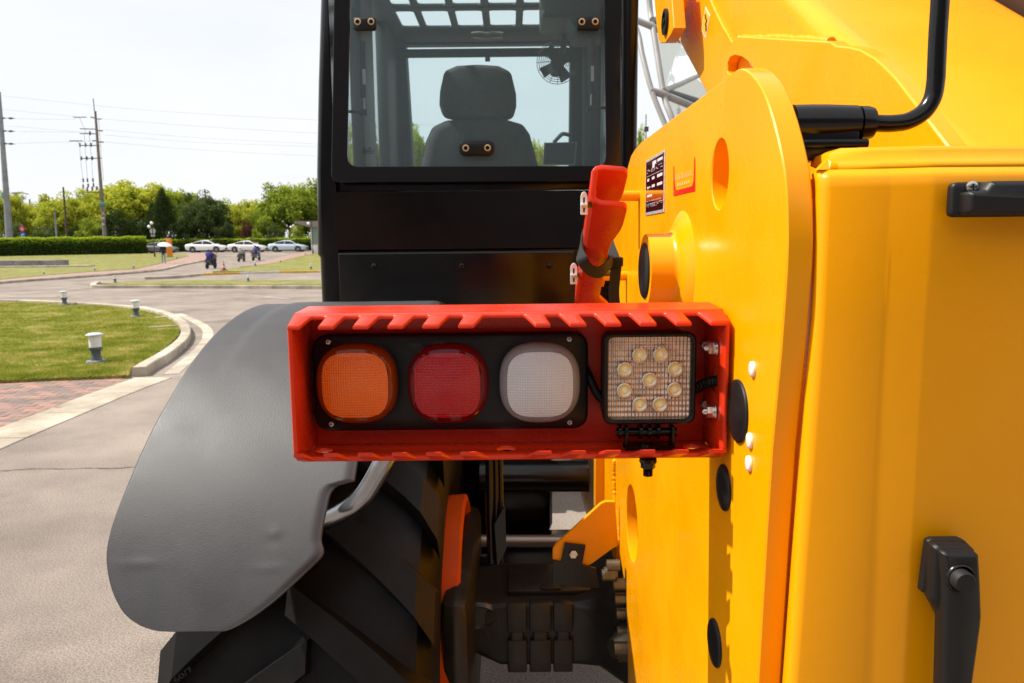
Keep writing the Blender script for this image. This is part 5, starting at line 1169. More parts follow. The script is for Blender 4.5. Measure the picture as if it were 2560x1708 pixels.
tree(605, 502, 112, 105, LF_YEL, 'low yellow green tree between the olive tree and the gatehouse tree', 0, rz=2.5)
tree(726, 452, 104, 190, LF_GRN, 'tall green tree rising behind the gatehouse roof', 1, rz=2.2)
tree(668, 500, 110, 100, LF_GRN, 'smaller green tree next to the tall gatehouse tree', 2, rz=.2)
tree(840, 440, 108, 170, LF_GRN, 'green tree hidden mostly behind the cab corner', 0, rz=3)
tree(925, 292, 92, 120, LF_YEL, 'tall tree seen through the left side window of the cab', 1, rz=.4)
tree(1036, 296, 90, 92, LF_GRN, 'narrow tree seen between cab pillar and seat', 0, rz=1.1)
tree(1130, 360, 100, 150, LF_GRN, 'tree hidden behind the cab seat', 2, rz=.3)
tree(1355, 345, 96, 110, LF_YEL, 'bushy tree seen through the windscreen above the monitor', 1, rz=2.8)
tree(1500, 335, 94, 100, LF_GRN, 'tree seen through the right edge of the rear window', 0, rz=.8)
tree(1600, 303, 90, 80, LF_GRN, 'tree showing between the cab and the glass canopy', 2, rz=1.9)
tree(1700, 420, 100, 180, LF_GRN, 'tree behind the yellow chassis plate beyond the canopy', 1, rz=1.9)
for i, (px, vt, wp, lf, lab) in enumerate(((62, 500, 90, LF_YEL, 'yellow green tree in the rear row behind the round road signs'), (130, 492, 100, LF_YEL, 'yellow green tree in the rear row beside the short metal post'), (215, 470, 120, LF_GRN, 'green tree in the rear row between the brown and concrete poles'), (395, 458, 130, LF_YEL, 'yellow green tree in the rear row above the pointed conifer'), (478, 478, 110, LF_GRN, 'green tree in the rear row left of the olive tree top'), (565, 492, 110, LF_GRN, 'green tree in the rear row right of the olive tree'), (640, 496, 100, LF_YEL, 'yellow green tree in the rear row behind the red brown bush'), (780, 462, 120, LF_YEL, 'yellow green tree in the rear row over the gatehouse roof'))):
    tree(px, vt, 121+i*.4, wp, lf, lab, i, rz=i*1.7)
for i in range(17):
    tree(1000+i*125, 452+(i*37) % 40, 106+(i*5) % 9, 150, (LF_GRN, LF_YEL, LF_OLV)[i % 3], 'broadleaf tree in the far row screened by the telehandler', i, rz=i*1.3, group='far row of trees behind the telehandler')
for i, (px, vt, d, wp, lf, lab) in enumerate(((110, 560, 99, 90, LF_OLV, 'dull grey green shrub under the low yellow tree'), (230, 540, 99, 90, LF_GRN, 'green shrub at the foot of the concrete pole'), (300, 520, 100, 110, LF_DRK, 'dark shrub under the widest tree'), (365, 545, 100.5, 70, LF_DRK, 'dark shrub left of the conifer foot'), (470, 535, 99.5, 90, LF_DRK, 'dark shrub below the olive tree'), (560, 548, 99.5, 70, LF_OLV, 'olive shrub between the olive tree and the red brown bush'), (618, 545, 99.5, 42, LF_RED, 'red brown bush behind the white cars'), (640, 568, 98.8, 36, LF_GRN, 'small bright bush right of the red brown bush'), (690, 555, 99.5, 60, LF_OLV, 'olive shrub behind the pale blue car'), (745, 560, 99.5, 60, LF_GRN, 'green shrub beside the gatehouse'), (195, 560, 99.2, 60, LF_DRK, 'dark shrub at the foot of the thin brown pole'), (40, 552, 99, 70, LF_OLV, 'olive shrub at the foot of the steel pole'))):
    tree(px, vt, d, wp, lf, lab, BUSH, name='shrub', group='shrubs under the trees', squash=1.2, rz=i)['category'] = 'shrub'
hall = empty('unseen_hall', (2, -16, 0), local=True); tag(hall, 'unseen grey hall added behind the camera for its dark reflections', 'unseen building')  # unseen hall added behind the camera to darken and even out reflections
HW = mat('unseen_hall_grey', (.19, .19, .20), .6, var=.08, vscale=.5); HD = mat('unseen_hall_dark', (.05, .06, .07), .5)
for i in range(14): MB().box((-26+i*4, -.2, 4.2), (3.97, .3, 8.4)).build('wall_panel', HW, hall, flat=True)
for x in (-16, 0, 16): MB().box((x, .02, 2.3), (4.6, .2, 4.6), ch=.03).build('door', HD, hall)
MB().box((0, -6, 8.7), (57, 13, .5)).build('roof', HD, hall, flat=True)
# ---------------------------------------------------------------- hedges
def hedge(p0, p1, h, dep, label, seed, n=9000, ls=.10):
    rg = np.random.default_rng(seed); a, b = Vector(p0), Vector(p1); t = (b-a); L_ = t.length; t.normalize(); nn = Vector((-t.y, t.x, 0))
    o = empty('hedge', (a.x, a.y, a.z), local=True); ry = math.atan2(t.y, t.x); o.rotation_euler = (0, 0, ry)
    m = MB(); m.box((L_/2, dep/2, h*.36), (L_-.2, dep-.25, h*.68)); m.box((L_/2, dep/2+.3, h*.75), (L_-.2, dep-.95, h*.3)); m.build('inner_twigs', mat('hedge_twigs', (.012, .018, .006), .95, var=.4, vscale=3), o, flat=True)
    s_ = rg.random(n)*L_; w_ = rg.random(n); f = rg.random(n); x = s_; y = np.where(f < .45, w_*dep, rg.normal(.03, .05, n)); z = np.where(f < .45, h-np.abs(rg.normal(0, .07, n)), rg.random(n)*h)
    edge_ = (f > .9); x = np.where(edge_, L_-np.abs(rg.normal(0, .06, n)), x); y = np.where(edge_, w_*dep, y)
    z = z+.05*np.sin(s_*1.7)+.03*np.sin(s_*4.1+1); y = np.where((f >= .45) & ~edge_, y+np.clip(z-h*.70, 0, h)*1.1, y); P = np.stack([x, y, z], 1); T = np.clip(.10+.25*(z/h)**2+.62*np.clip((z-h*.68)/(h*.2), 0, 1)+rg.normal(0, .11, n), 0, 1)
    u = rg.normal(size=(n, 3)); u /= np.linalg.norm(u, axis=1)[:, None]; v = np.cross(u, rg.normal(size=(n, 3))); v /= np.linalg.norm(v, axis=1)[:, None]; sz = ls*rg.uniform(.6, 1.4, n)[:, None]
    co = np.stack([P-u*sz, P-v*sz*.6, P+u*sz, P+v*sz*.6], 1).astype(np.float32); me = bpy.data.meshes.new('foliage'); me.vertices.add(n*4); me.vertices.foreach_set('co', co.ravel()); me.loops.add(n*4); me.loops.foreach_set('vertex_index', np.arange(n*4, dtype=np.int32)); me.polygons.add(n); me.polygons.foreach_set('loop_start', np.arange(0, n*4, 4, dtype=np.int32)); me.update()
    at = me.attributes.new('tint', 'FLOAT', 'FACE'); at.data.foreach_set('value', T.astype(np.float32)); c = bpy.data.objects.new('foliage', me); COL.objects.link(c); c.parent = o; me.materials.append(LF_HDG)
    return tag(o, label, 'hedge', 'clipped hedges')
ha, hb_ = PY(-330, 640, 83), PY(356, 640, 88)
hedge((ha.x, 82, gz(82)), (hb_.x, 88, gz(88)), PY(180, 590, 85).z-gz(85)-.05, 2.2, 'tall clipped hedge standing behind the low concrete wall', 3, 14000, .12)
ha, hb_ = PY(330, 630, 99), PY(2900, 630, 99)
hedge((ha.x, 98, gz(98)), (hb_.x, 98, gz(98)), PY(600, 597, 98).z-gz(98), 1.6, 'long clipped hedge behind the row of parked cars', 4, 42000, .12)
# low concrete wall on the far lawn
yw2 = 60.5; wa, wb = PY(-300, 668, yw2), PY(170, 668, yw2); g_ = 0
m = MB(); zt_ = PY(85, 652, yw2).z
wall = empty('low_wall', (wb.x, yw2, g_)); tag(wall, 'low grey concrete wall in front of the tall hedge', 'wall')
n = 7; Lw = (wb.x-wa.x)/n
for i in range(n): MB().box((wa.x+Lw*(i+.5), yw2, (zt_+g_)/2-.1), (Lw-.02, .35, zt_-g_+.2), ch=.01).build('wall_panel', CONC, wall)
MB().box(((wa.x+wb.x)/2, yw2, zt_+.03), (wb.x-wa.x+.1, .45, .07), ch=.01).build('wall_coping', STONE, wall)
q1 = PY(238, 668, yw2)
m = MB(); m.box(((wa.x+q1.x)/2, yw2-.55, .09), (q1.x-wa.x, 1.2, .16), ch=.015); o = m.build('plinth_slab', STONE); tag(o, kind='structure')
# ---------------------------------------------------------------- cars
CGLASS = mat('car_glass', (.010, .012, .014), .08, spec=.7); CBLK = mat('car_black_trim', (.012, .012, .013), .45); CRIM = mat('car_alloy', (.42, .42, .43), .35, metal=.8); CTYRE = mat('car_tyre', (.015, .015, .015), .8)
CTAIL = mat('car_tail_lamp', (.40, .02, .015), .2, coat=.6); CHEAD = mat('car_head_lamp', (.25, .27, .30), .12, coat=.8)
def car(px, py, lenpx, paint, label, roofk=1., dark_rim=True):
    q = G(px, py); d = q.y; Lc = 4.75; o = empty('parked_car', (q.x, d, gz(d)), local=True); s_ = lenpx*d/FPX/Lc; o.scale = (s_, s_, s_*roofk)
    st = [(-2.37, .55, .80, .70, .90), (-2.30, .36, .90, .80, .97), (-2.0, .26, .93, .90, 1.00), (-1.5, .20, .94, .92, .98), (-.6, .18, .945, .93, .95), (.4, .18, .945, .93, .93), (1.1, .18, .94, .92, .92), (1.6, .20, .93, .88, .87), (2.05, .24, .90, .80, .78), (2.28, .30, .80, .66, .68), (2.37, .40, .70, .50, .58)]
    rs = []
    for x, zl, w_, wt, zb in st:
        rs.append([Vector((x, y, z)) for y, z in ((-w_*.93, zl), (-w_, zl+.12), (-w_, (zl+zb)*.55), (-w_*.985, zb*.93), (-wt*.93, zb), (-wt*.5, zb+.025), (0, zb+.035), (wt*.5, zb+.025), (wt*.93, zb), (w_*.985, zb*.93), (w_, (zl+zb)*.55), (w_, zl+.12), (w_*.93, zl))])
    MB().rings(rs).build('body', paint, o, ang=50)
    gh = [(-2.0, .70, .98, 1.005), (-1.55, .76, .97, 1.14), (-1.0, .80, .95, 1.34), (-.5, .81, .93, 1.43), (0, .815, .92, 1.455), (.35, .81, .915, 1.42), (.75, .79, .91, 1.24), (1.12, .76, .90, 1.01), (1.35, .74, .89, .90)]
    rs = []
    for x, wb_, zb, zr in gh:
        k = (zr-zb)/.53; wr = wb_-.23*max(0, k); rs.append([Vector((x, y, z)) for y, z in ((-wb_, zb-.05), (-wb_*.99, zb), (-wr, zr-.05*k), (-wr*.8, zr), (0, zr+.02*k), (wr*.8, zr), (wr, zr-.05*k), (wb_*.99, zb), (wb_, zb-.05))])
    MB().rings(rs).build('roof', paint, o, ang=40)
    def gp(x, f, side):                # point on the greenhouse flank
        for (xa, wa_, za, ra), (xb, wb_, zb, rb_) in zip(gh, gh[1:]):
            if xa <= x <= xb:
                t = (x-xa)/(xb-xa); wq = wa_+(wb_-wa_)*t; z0_ = za+(zb-za)*t; zr = ra+(rb_-ra)*t; k = (zr-z0_)/.53; wr = wq-.23*max(0, k)
                return Vector((x, side*((wq*.99)+(wr-wq*.99)*f+.008), z0_+(zr-.05*k-z0_)*f))
    for side in (-1, 1):
        for (xs_, nm) in (((-1.45, -1.2, -.9, -.6, -.32), 0), ((-.25, 0, .3, .6, .88), 1)):
            lo_ = [gp(x, .08, side) for x in xs_]; hi_ = [gp(x, .90, side) for x in xs_]; m = MB(); m.rings([lo_, hi_], caps=False, cyc=False); m.build('side_window', CGLASS, o, ang=60)
        m = MB(); m.box((.98, side*.93, .99), (.16, .14, .11), ch=.03); m.build('mirror', paint, o)
        m = MB(); m.box((-2.22, side*.72, .80), (.22, .28, .10), ch=.02); m.build('tail_lamp', CTAIL, o)
        m = MB(); m.box((2.12, side*.70, .66), (.34, .22, .09), Euler((0, 0, -side*.35)), ch=.02); m.build('head_lamp', CHEAD, o)
        for x in (-1.42, 1.42):
            w_ = MB(); w_.lathe([(.20, .0), (.315, .0), (.335, .03), (.335, .20), (.315, .23), (.20, .23)], axis='Y', n=28); w_.v = [(a+x, side*(b+.715), c+.335) for a, b, c in w_.v]; tw = w_.build('wheel', CTYRE, o)
            w_ = MB(); w_.lathe([(.235, .19), (.235, .232), (.20, .228), (.06, .234), (.002, .236)], axis='Y', n=24); w_.v = [(a+x, side*(b+.715), c+.335) for a, b, c in w_.v]; r_ = w_.build('rim', CRIM, tw)
            w_ = MB()
            for k in range(5): a = k/5*math.tau+.3; w_.box((x+.135*math.cos(a+.63), side*.953, .335+.135*math.sin(a+.63)), (.10, .012, .075), Euler((0, -a-.63, 0)), ch=.0)
            w_.build('rim_gap', CTYRE, tw)
            w_ = MB(); w_.lathe([(.40, .0), (.40, .2285)], axis='Y', n=28); w_.v = [(a+x, side*(b+.7145), c+.355) for a, b, c in w_.v]; w_.build('wheel_arch', CBLK, o)
    for xs_, nm in (((.42, 1.10), 'windscreen'), ((-1.9, -.75), 'rear_window')):
        m = MB(); rs = []
        for k in range(5):
            x = xs_[0]+(xs_[1]-xs_[0])*k/4
            for (xa, wa_, za, ra), (xb, wb_, zb, rb_) in zip(gh, gh[1:]):
                if xa <= x <= xb: t = (x-xa)/(xb-xa); zr = ra+(rb_-ra)*t; kq = ((ra+(rb_-ra)*t)-(za+(zb-za)*t))/.53; wr = (wa_+(wb_-wa_)*t)-.23*max(0, kq)
            rs.append([Vector((x, y, z)) for y, z in ((-wr*.78, zr+.008), (0, zr+.02*kq+.010), (wr*.78, zr+.008))])
        m.rings(rs, caps=False, cyc=False); m.build(nm, CGLASS, o, ang=60)
    m = MB(); m.box((2.36, 0, .42), (.06, 1.15, .20), ch=.02); m.build('grille', CBLK, o)
    m = MB(); m.box((0, -.945, .215), (2.3, .012, .07)); m.box((0, .945, .215), (2.3, .012, .07)); m.build('sill_trim', CBLK, o)
    return tag(o, label, 'car', 'cars parked along the hedge')
PW = lambda n_, c: mat(n_, c, .3, coat=.8, crough=.04)
print('car y', G(518, 631.5))
car(399, 632.5, 87, PW('grey_car_paint', (.22, .22, .22)), 'grey car parked behind the orange panel and lamp post', 1.0)
car(519, 631, 97, PW('white_car_paint', (.78, .78, .77)), 'white saloon car parked alone in front of the hedge')
car(621, 630.5, 92, PW('warm_white_car_paint', (.76, .74, .72)), 'white saloon car parked behind the standing person')
car(722, 629.5, 93, PW('pale_blue_car_paint', (.50, .60, .68)), 'pale blue silver saloon car parked nearest the gatehouse')
# ---------------------------------------------------------------- people
def cloth(n_, c): return mat(n_, c, .9, var=.15, vscale=15)
SKIN = mat('skin', (.52, .32, .23), .6); HAIR = mat('black_hair', (.012, .010, .009), .6)
SHOE = mat('pale_shoe', (.5, .5, .5), .7)
POSES = {
 'walk': dict(pel=(0, 0, .92), sp=(0, .01, 1.15), ch=(0, .01, 1.36), nk=(0, .02, 1.48), hd=(0, .04, 1.60), tp=(0, .04, 1.70), ls=(-.19, .01, 1.40), le=(-.25, -.04, 1.13), lh=(-.22, .05, .90), rs=(.19, .01, 1.40), re=(.22, .12, 1.18), rh=(.10, .26, 1.34), ll=(-.10, 0, .88), lk=(-.10, .10, .50), la=(-.10, .04, .09), lt=(-.10, .19, .05), rl=(.10, 0, .88), rk=(.10, .02, .49), ra=(.10, -.12, .11), rt=(.11, .02, .05)),
 'stand': dict(pel=(0, 0, .92), sp=(0, 0, 1.15), ch=(0, 0, 1.36), nk=(0, .01, 1.48), hd=(0, .03, 1.60), tp=(0, .03, 1.70), ls=(-.19, 0, 1.40), le=(-.30, .04, 1.16), lh=(-.20, .22, 1.10), rs=(.19, 0, 1.40), re=(.30, .06, 1.18), rh=(.34, .24, 1.28), ll=(-.10, 0, .88), lk=(-.11, .02, .49), la=(-.12, -.02, .09), lt=(-.14, .13, .05), rl=(.10, 0, .88), rk=(.11, .02, .49), ra=(.12, -.02, .09), rt=(.14, .13, .05)),
 'ride': dict(pel=(0, 0, .80), sp=(0, .01, 1.00), ch=(0, .04, 1.20), nk=(0, .07, 1.32), hd=(0, .10, 1.43), tp=(0, .10, 1.53), ls=(-.20, .04, 1.24), le=(-.33, .22, 1.08), lh=(-.29, .46, 1.03), rs=(.20, .04, 1.24), re=(.33, .22, 1.08), rh=(.29, .46, 1.03), ll=(-.12, .02, .78), lk=(-.20, .38, .76), la=(-.16, .36, .36), lt=(-.16, .50, .32), rl=(.12, .02, .78), rk=(.20, .38, .76), ra=(.16, .36, .36), rt=(.16, .50, .32))}
RAD = dict(pel=.15, sp=.135, ch=.155, nk=.058, hd=.098, tp=.075, ls=.075, le=.050, lh=.036, rs=.075, re=.050, rh=.036, ll=.098, lk=.066, la=.045, lt=.042, rl=.098, rk=.066, ra=.045, rt=.042)
BONES = [('pel', 'sp', 0), ('sp', 'ch', 0), ('ch', 'nk', 0), ('nk', 'hd', 2), ('hd', 'tp', 2), ('ch', 'ls', 0), ('ls', 'le', 0), ('le', 'lh', 4), ('ch', 'rs', 0), ('rs', 're', 0), ('re', 'rh', 4), ('pel', 'll', 1), ('ll', 'lk', 1), ('lk', 'la', 1), ('la', 'lt', 3), ('pel', 'rl', 1), ('rl', 'rk', 1), ('rk', 'ra', 1), ('ra', 'rt', 3)]
def person(loc, rz, pose, mats, label, s_=1., group=None, helmet=None, bag=None):
    P = POSES[pose]; keys = list(P); me = bpy.data.meshes.new('person_skin'); me.from_pydata([P[k] for k in keys], [(keys.index(a), keys.index(b)) for a, b, _ in BONES], []); ob = bpy.data.objects.new('tmp', me); COL.objects.link(ob)
    ob.modifiers.new('s', 'SKIN'); sv = me.skin_vertices[0].data
    for i, k in enumerate(keys): sv[i].radius = (RAD[k],)*2; sv[i].use_root = (k == 'pel')
    u = ob.modifiers.new('u', 'SUBSURF'); u.levels = u.render_levels = 2; bpy.context.view_layer.update()
    em = bpy.data.meshes.new_from_object(ob.evaluated_get(bpy.context.evaluated_depsgraph_get())); bpy.data.objects.remove(ob); em.name = 'body'
    for q in mats: em.materials.append(q)
    def dist(p, a, b): ab = b-a; t = max(0, min(1, (p-a).dot(ab)/ab.length_squared)); return (p-a-ab*t).length
    BB = [(Vector(P[a]), Vector(P[b]), m_, min(RAD[a], RAD[b])) for a, b, m_ in BONES]
    for f in em.polygons:
        c = f.center; b = min(BB, key=lambda q: dist(c, q[0], q[1])-q[3]); mi_ = b[2]
        if mi_ == 4: mi_ = 2 if (c-b[1]).length < .09 else 0
        f.material_index = mi_; f.use_smooth = True
    o = empty('person', loc, rz, local=True); o.scale = (s_,)*3; body = bpy.data.objects.new('body', em); COL.objects.link(body); body.parent = o
    h = Vector(P['hd']); m = MB()
    if helmet: m.lathe([(.128, -.04), (.135, .02), (.125, .08), (.085, .135), (.03, .155), (.001, .157)], (h.x, h.y-.01, h.z+.01), n=20); m.build('helmet', helmet, o)
    else: m.lathe([(.088, -.06), (.108, -.01), (.112, .05), (.095, .10), (.05, .128), (.001, .132)], (h.x, h.y-.022, h.z+.01), n=18); m.build('hair', HAIR, o)
    m = MB()
    for sx in (-.035, .035): m.lathe([(.014, h.y+.092), (.004, h.y+.101)], (h.x+sx, 0, h.z+.015), 'Y', 8)
    m.build('eyes', HAIR, o); MB().tube([(h.x, h.y+.088, h.z+.015), (h.x, h.y+.116, h.z-.02)], [.012, .018], 8).build('nose', SKIN, o)
    if bag: m = MB(); m.box((-.02, -.16, 1.2), (.30, .15, .40), ch=.05); m.build('backpack', bag, o)
    return tag(o, label, 'person', group)
BLUEJ = cloth('royal_blue_jacket', (.018, .035, .23)); DARKJ = cloth('black_jacket', (.012, .012, .014)); JEAN = cloth('pale_jeans', (.20, .28, .34)); DPANT = cloth('dark_trousers', (.018, .016, .020)); GREYT = cloth('grey_shirt', (.28, .26, .25)); MAROON = cloth('maroon_jacket', (.16, .012, .018)); NAVY = cloth('navy_trousers', (.03, .045, .15)); MTROU = cloth('plum_trousers', (.045, .014, .018))
q = G(410, 660, .05); wk = q
person((q.x, q.y, gz(q.y)+.05), R(30), 'walk', [DARKJ, JEAN, SKIN, SHOE], 'person in black top and pale jeans walking under a white umbrella', 1.0, bag=cloth('dark_bag', (.02, .02, .022)))
um = empty('umbrella', (q.x+.05, q.y+.2, gz(q.y)+1.36), local=True); tag(um, 'pale blue white umbrella held by the walking person', 'umbrella'); um.rotation_euler = (R(8), R(10), 0)
UMB = mat('pale_umbrella_cloth', (.66, .70, .76), .6); m = MB(); rs = []
for r_, z in ((.60, .28), (.60, .285), (.45, .40), (.28, .475), (.12, .515), (.01, .53)): rs.append([Vector((r_*(1-.06*(k % 2))*math.cos(k/16*math.tau), r_*(1-.06*(k % 2))*math.sin(k/16*math.tau), z+.012*(k % 2))) for k in range(16)])
m.rings(rs, caps=False); m.build('canopy', UMB, um, ang=25); MB().tube([(0, 0, -.25), (0, 0, .58)], .009, 8).build('shaft', STEEL, um)
MB().tube([(0, 0, -.25), (0, .0, -.30), (.03, 0, -.33), (.05, 0, -.30)], .012, 8).build('handle', CBLK, um)
for k in range(8): a = k/8*math.tau; MB().tube([(0, 0, .515), (.30*math.cos(a), .30*math.sin(a), .46), (.60*math.cos(a), .60*math.sin(a), .28)], .004, 5).build('rib', STEEL, um)
q = G(613, 632); person((q.x, 91.5, gz(91.5)), R(-60), 'stand', [DARKJ, NAVY, SKIN, SHOE], 'person in dark top and blue trousers standing before a white car', 1.0)
m = MB(); q = G(622, 632); m.box((q.x, 91.2, gz(91.2)+.55), (.75, .3, 1.1), ch=.02); o = m.build('white_cabinet', mat('cream_cabinet', (.62, .58, .50), .6)); bevel(o, .02); tag(o, 'cream white cabinet standing beside the person before the white car', 'cabinet')
# ---------------------------------------------------------------- scooters
def scooter(loc, rz, col, label, box=None, s_=1.):
    o = empty('scooter', loc, rz, local=True); o.scale = (s_,)*3; pm = mat(label[:12]+'_paint', col, .35, coat=.6)
    for y, nm in ((-.52, 'rear_wheel'), (.66, 'front_wheel')):
        w_ = MB(); w_.lathe([(.13, -.045), (.20, -.055), (.225, -.03), (.228, 0), (.225, .03), (.20, .055), (.13, .045)], axis='X', n=24); w_.v = [(a, b+y, c+.228) for a, b, c in w_.v]; t = w_.build(nm, CTYRE, o)
        w_ = MB(); w_.lathe([(.135, -.03), (.05, -.04), (.002, -.045), (.002, .045), (.05, .04), (.135, .03)], axis='X', n=18); w_.v = [(a, b+y, c+.228) for a, b, c in w_.v]; w_.build('wheel_hub', CRIM, t)
    def sec(y, w_, z0, z1): return [Vector((a, y, b)) for a, b in rrect(0, (z0+z1)/2, w_, z1-z0, min(w_, z1-z0)*.3, 3)]
    MB().rings([sec(-.78, .12, .55, .66), sec(-.62, .26, .42, .72), (sec(-.3, .32, .30, .74)), sec(.0, .28, .28, .66), sec(.1, .24, .26, .36), sec(.42, .26, .26, .34)]).build('body', pm, o, ang=45)
    MB().rings([sec(-.66, .20, .72, .78), sec(-.5, .27, .73, .80), sec(-.1, .28, .71, .79), sec(.06, .22, .67, .75)]).build('seat', CBLK, o, ang=45)
    MB().rings([[Vector((a, .46+b*.28, .30+b*.72)) for a, b in ((-.20, 0), (-.22, .5), (-.15, 1), (.15, 1), (.22, .5), (.20, 0))], [Vector((a, .54+b*.28, .30+b*.72)) for a, b in ((-.14, 0), (-.15, .5), (-.1, 1), (.1, 1), (.15, .5), (.14, 0))]]).build('leg_shield', pm, o, ang=35)
    MB().tube([(0, .70, .24), (0, .60, .75), (0, .50, 1.0)], .028, 10).build('fork', CBLK, o)
    MB().tube([(-.33, .46, 1.02), (-.2, .50, 1.03), (0, .52, 1.0), (.2, .50, 1.03), (.33, .46, 1.02)], .016, 8).build('handlebar', CBLK, o)
    for sx in (-1, 1):
        m = MB(); m.tube([(sx*.22, .50, 1.03), (sx*.28, .52, 1.18)], .008, 6); m.box((sx*.30, .52, 1.22), (.11, .03, .08), ch=.01); m.build('mirror', CBLK, o)
    m = MB(); m.box((0, -.80, .62), (.16, .05, .07), ch=.01); m.build('tail_lamp', CTAIL, o); m = MB(); m.box((0, -.82, .46), (.20, .012, .13)); m.build('number_plate', WKERB, o)
    MB().rings([[Vector((x, .66+.25*math.cos(a), .228+.25*math.sin(a))) for x in (-.07, .07)] for a in [R(20+i*15) for i in range(11)]], caps=False, cyc=False).build('mudguard', pm, o, ang=70)
    if box: m = MB(); m.box((0, -.66, .98), (.42, .36, .34), ch=.04); m.build('carrier_box', box, o)
    return tag(o, label, 'scooter', 'scooters on the entrance road')
def rider_spot(px, py): q = G(px, py); return Vector((q.x, q.y, gz(q.y)))
for px, py, hpx, rz, kind in ((527, 672, 47, -9, 0), (603, 655, 37, -6, 1), (640, 652, 37, -11, 2)):
    l = rider_spot(px, py); s_ = hpx*l.y/FPX/1.55; print('scooter', l, s_); rz = R(rz); f = Vector((-math.sin(rz), math.cos(rz), 0))
    if kind == 0:
        scooter(l, rz, (.02, .02, .022), 'black scooter carrying two people past the traffic cone', s_=s_)
        person(l+f*(.12*s_)-Vector((0, 0, .02)), rz, 'ride', [MAROON, MTROU, SKIN, CBLK], 'scooter driver in maroon jacket in front of the blue passenger', s_, 'scooter riders')
        person(l-f*(.26*s_)+Vector((0, 0, .0)), rz, 'ride', [BLUEJ, NAVY, SKIN, CBLK], 'passenger in royal blue jacket sitting behind the maroon driver', s_, 'scooter riders')
    elif kind == 1:
        scooter(l, rz, (.05, .05, .055), 'dark grey scooter ridden by the person with a white helmet', s_=s_, box=None)
        person(l-f*(.1*s_), rz, 'ride', [GREYT, DPANT, SKIN, CBLK], 'scooter rider in grey shirt with pale helmet', s_, 'scooter riders', helmet=mat('pale_helmet', (.62, .56, .48), .35))
    else:
        scooter(l, rz, (.10, .10, .11), 'scooter with a grey rear box ridden in a blue jacket', s_=s_, box=mat('grey_carrier_box', (.16, .15, .15), .6))
        person(l-f*(.06*s_), rz, 'ride', [BLUEJ, NAVY, SKIN, CBLK], 'scooter rider in blue jacket with dark hair riding alone', s_, 'scooter riders')
# ---------------------------------------------------------------- cone, panel, lamp posts, signs, gatehouse
q = G(560, 679, .0); s_ = 24*q.y/FPX/.72; co_ = empty('traffic_cone', (q.x, q.y, gz(q.y)+.06), local=True); co_.scale = (s_,)*3; tag(co_, 'red and white traffic cone on the tip of the mid lawn', 'traffic cone')
CRED = mat('cone_red', (.50, .025, .02), .5); m = MB(); m.box((0, 0, .02), (.40, .40, .05), ch=.01); m.build('base', CBLK, co_)
for (r0_, z0_, r1_, z1_, mm, nm) in ((.15, .045, .115, .22, CRED, 'lower_cone'), (.115, .22, .085, .38, WKERB, 'white_band'), (.085, .38, .058, .52, CRED, 'upper_band'), (.058, .52, .045, .6, WKERB, 'white_band'), (.045, .6, .025, .72, CRED, 'tip')): MB().lathe([(r0_, z0_), (r1_, z1_)], n=20).build(nm, mm, co_)
q0, q1 = PY(414.5, 596, 79), PY(431, 632, 79); gp_ = empty('orange_panel', ((q0.x+q1.x)/2, 79, gz(79)), local=True); w_ = q1.x-q0.x; hh = q0.z-gz(79)
tag(gp_, 'tall plain orange panel standing on the far lawn by the grey car', 'sign panel')
m = MB(); m.box((0, 0, hh*.53), (w_, .12, hh*.92), ch=.02); m.build('panel', mat('orange_panel_paint', (.72, .22, .006), .5, var=.08, vscale=2), gp_); m = MB(); m.box((0, 0, .06), (w_*1.05, .3, .18), ch=.02); m.build('foot', CONC, gp_)
for k in range(3): m = MB(); m.box((0, -.064, hh*(.3+k*.12)), (w_*.6, .006, .02)); m.build('lettering_line', mat('panel_line_%d' % k, (.55, .14, .005), .6), gp_)
def lamp_post(px, d, vtop, globes, label, sign=False, vbase=None):
    q = PY(px, 600, d); o = empty('lamp_post', (q.x, d, gz(d)), local=True); zt_ = PY(px, vtop, d).z-gz(d); MB().tube([(0, 0, 0), (0, 0, .4), (0, 0, .45), (0, 0, zt_)], [.09, .08, .05, .04], 12).build('post', CBLK, o)
    for dx, v in globes:
        z = PY(px, v, d).z-gz(d); x = dx*d/FPX; MB().tube([(0, 0, z-.15), (x*.5, 0, z-.22), (x, 0, z-.12)], .02, 8).build('arm', CBLK, o)
        m = MB(); m.lathe([(.05, -.16), (.13, -.11), (.17, 0), (.13, .11), (.05, .16), (.002, .17)], (x, 0, z), n=18); m.build('globe', mat('milky_globe', (.78, .78, .76), .3), o)
    if sign:
        z = PY(px, 578, d).z-gz(d); SG = mat('sign_back_grey', (.42, .40, .40), .6)
        m = MB(); m.plate(circ((0, z), .30, 24), (), .02, .003, lambda a, b, c: (a, -.07+c, b)); m.build('round_sign', SG, o)
        m = MB(); m.box((0, -.07, z-.45), (.42, .02, .2)); m.build('small_sign', SG, o)
        m = MB(); m.box((0, -.085, z-.05), (.09, .02, .8)); m.build('sign_rail', CBLK, o)
    return tag(o, label, 'lamp post', 'black lamp posts')
lamp_post(384, 80, 556, ((-2, 558), (-9, 567)), 'black lamp post with two globes and a round sign before the grey car', True)
lamp_post(781, 84, 552, ((-8, 559),), 'black lamp post with one globe in front of the gatehouse')
lamp_post(502, 99.2, 574, ((-2, 576),), 'black lamp post with one white globe standing behind the hedge near the white car')
lamp_post(732, 99.4, 566, ((-3, 568), (4, 574)), 'black lamp post with two small globes behind the pale blue car')
q = PY(735, 588, 99.3); um2 = empty('parasol', (q.x, 99.3, gz(99.3)), local=True); tag(um2, 'white dome parasol rising over the hedge behind the pale blue car', 'parasol')
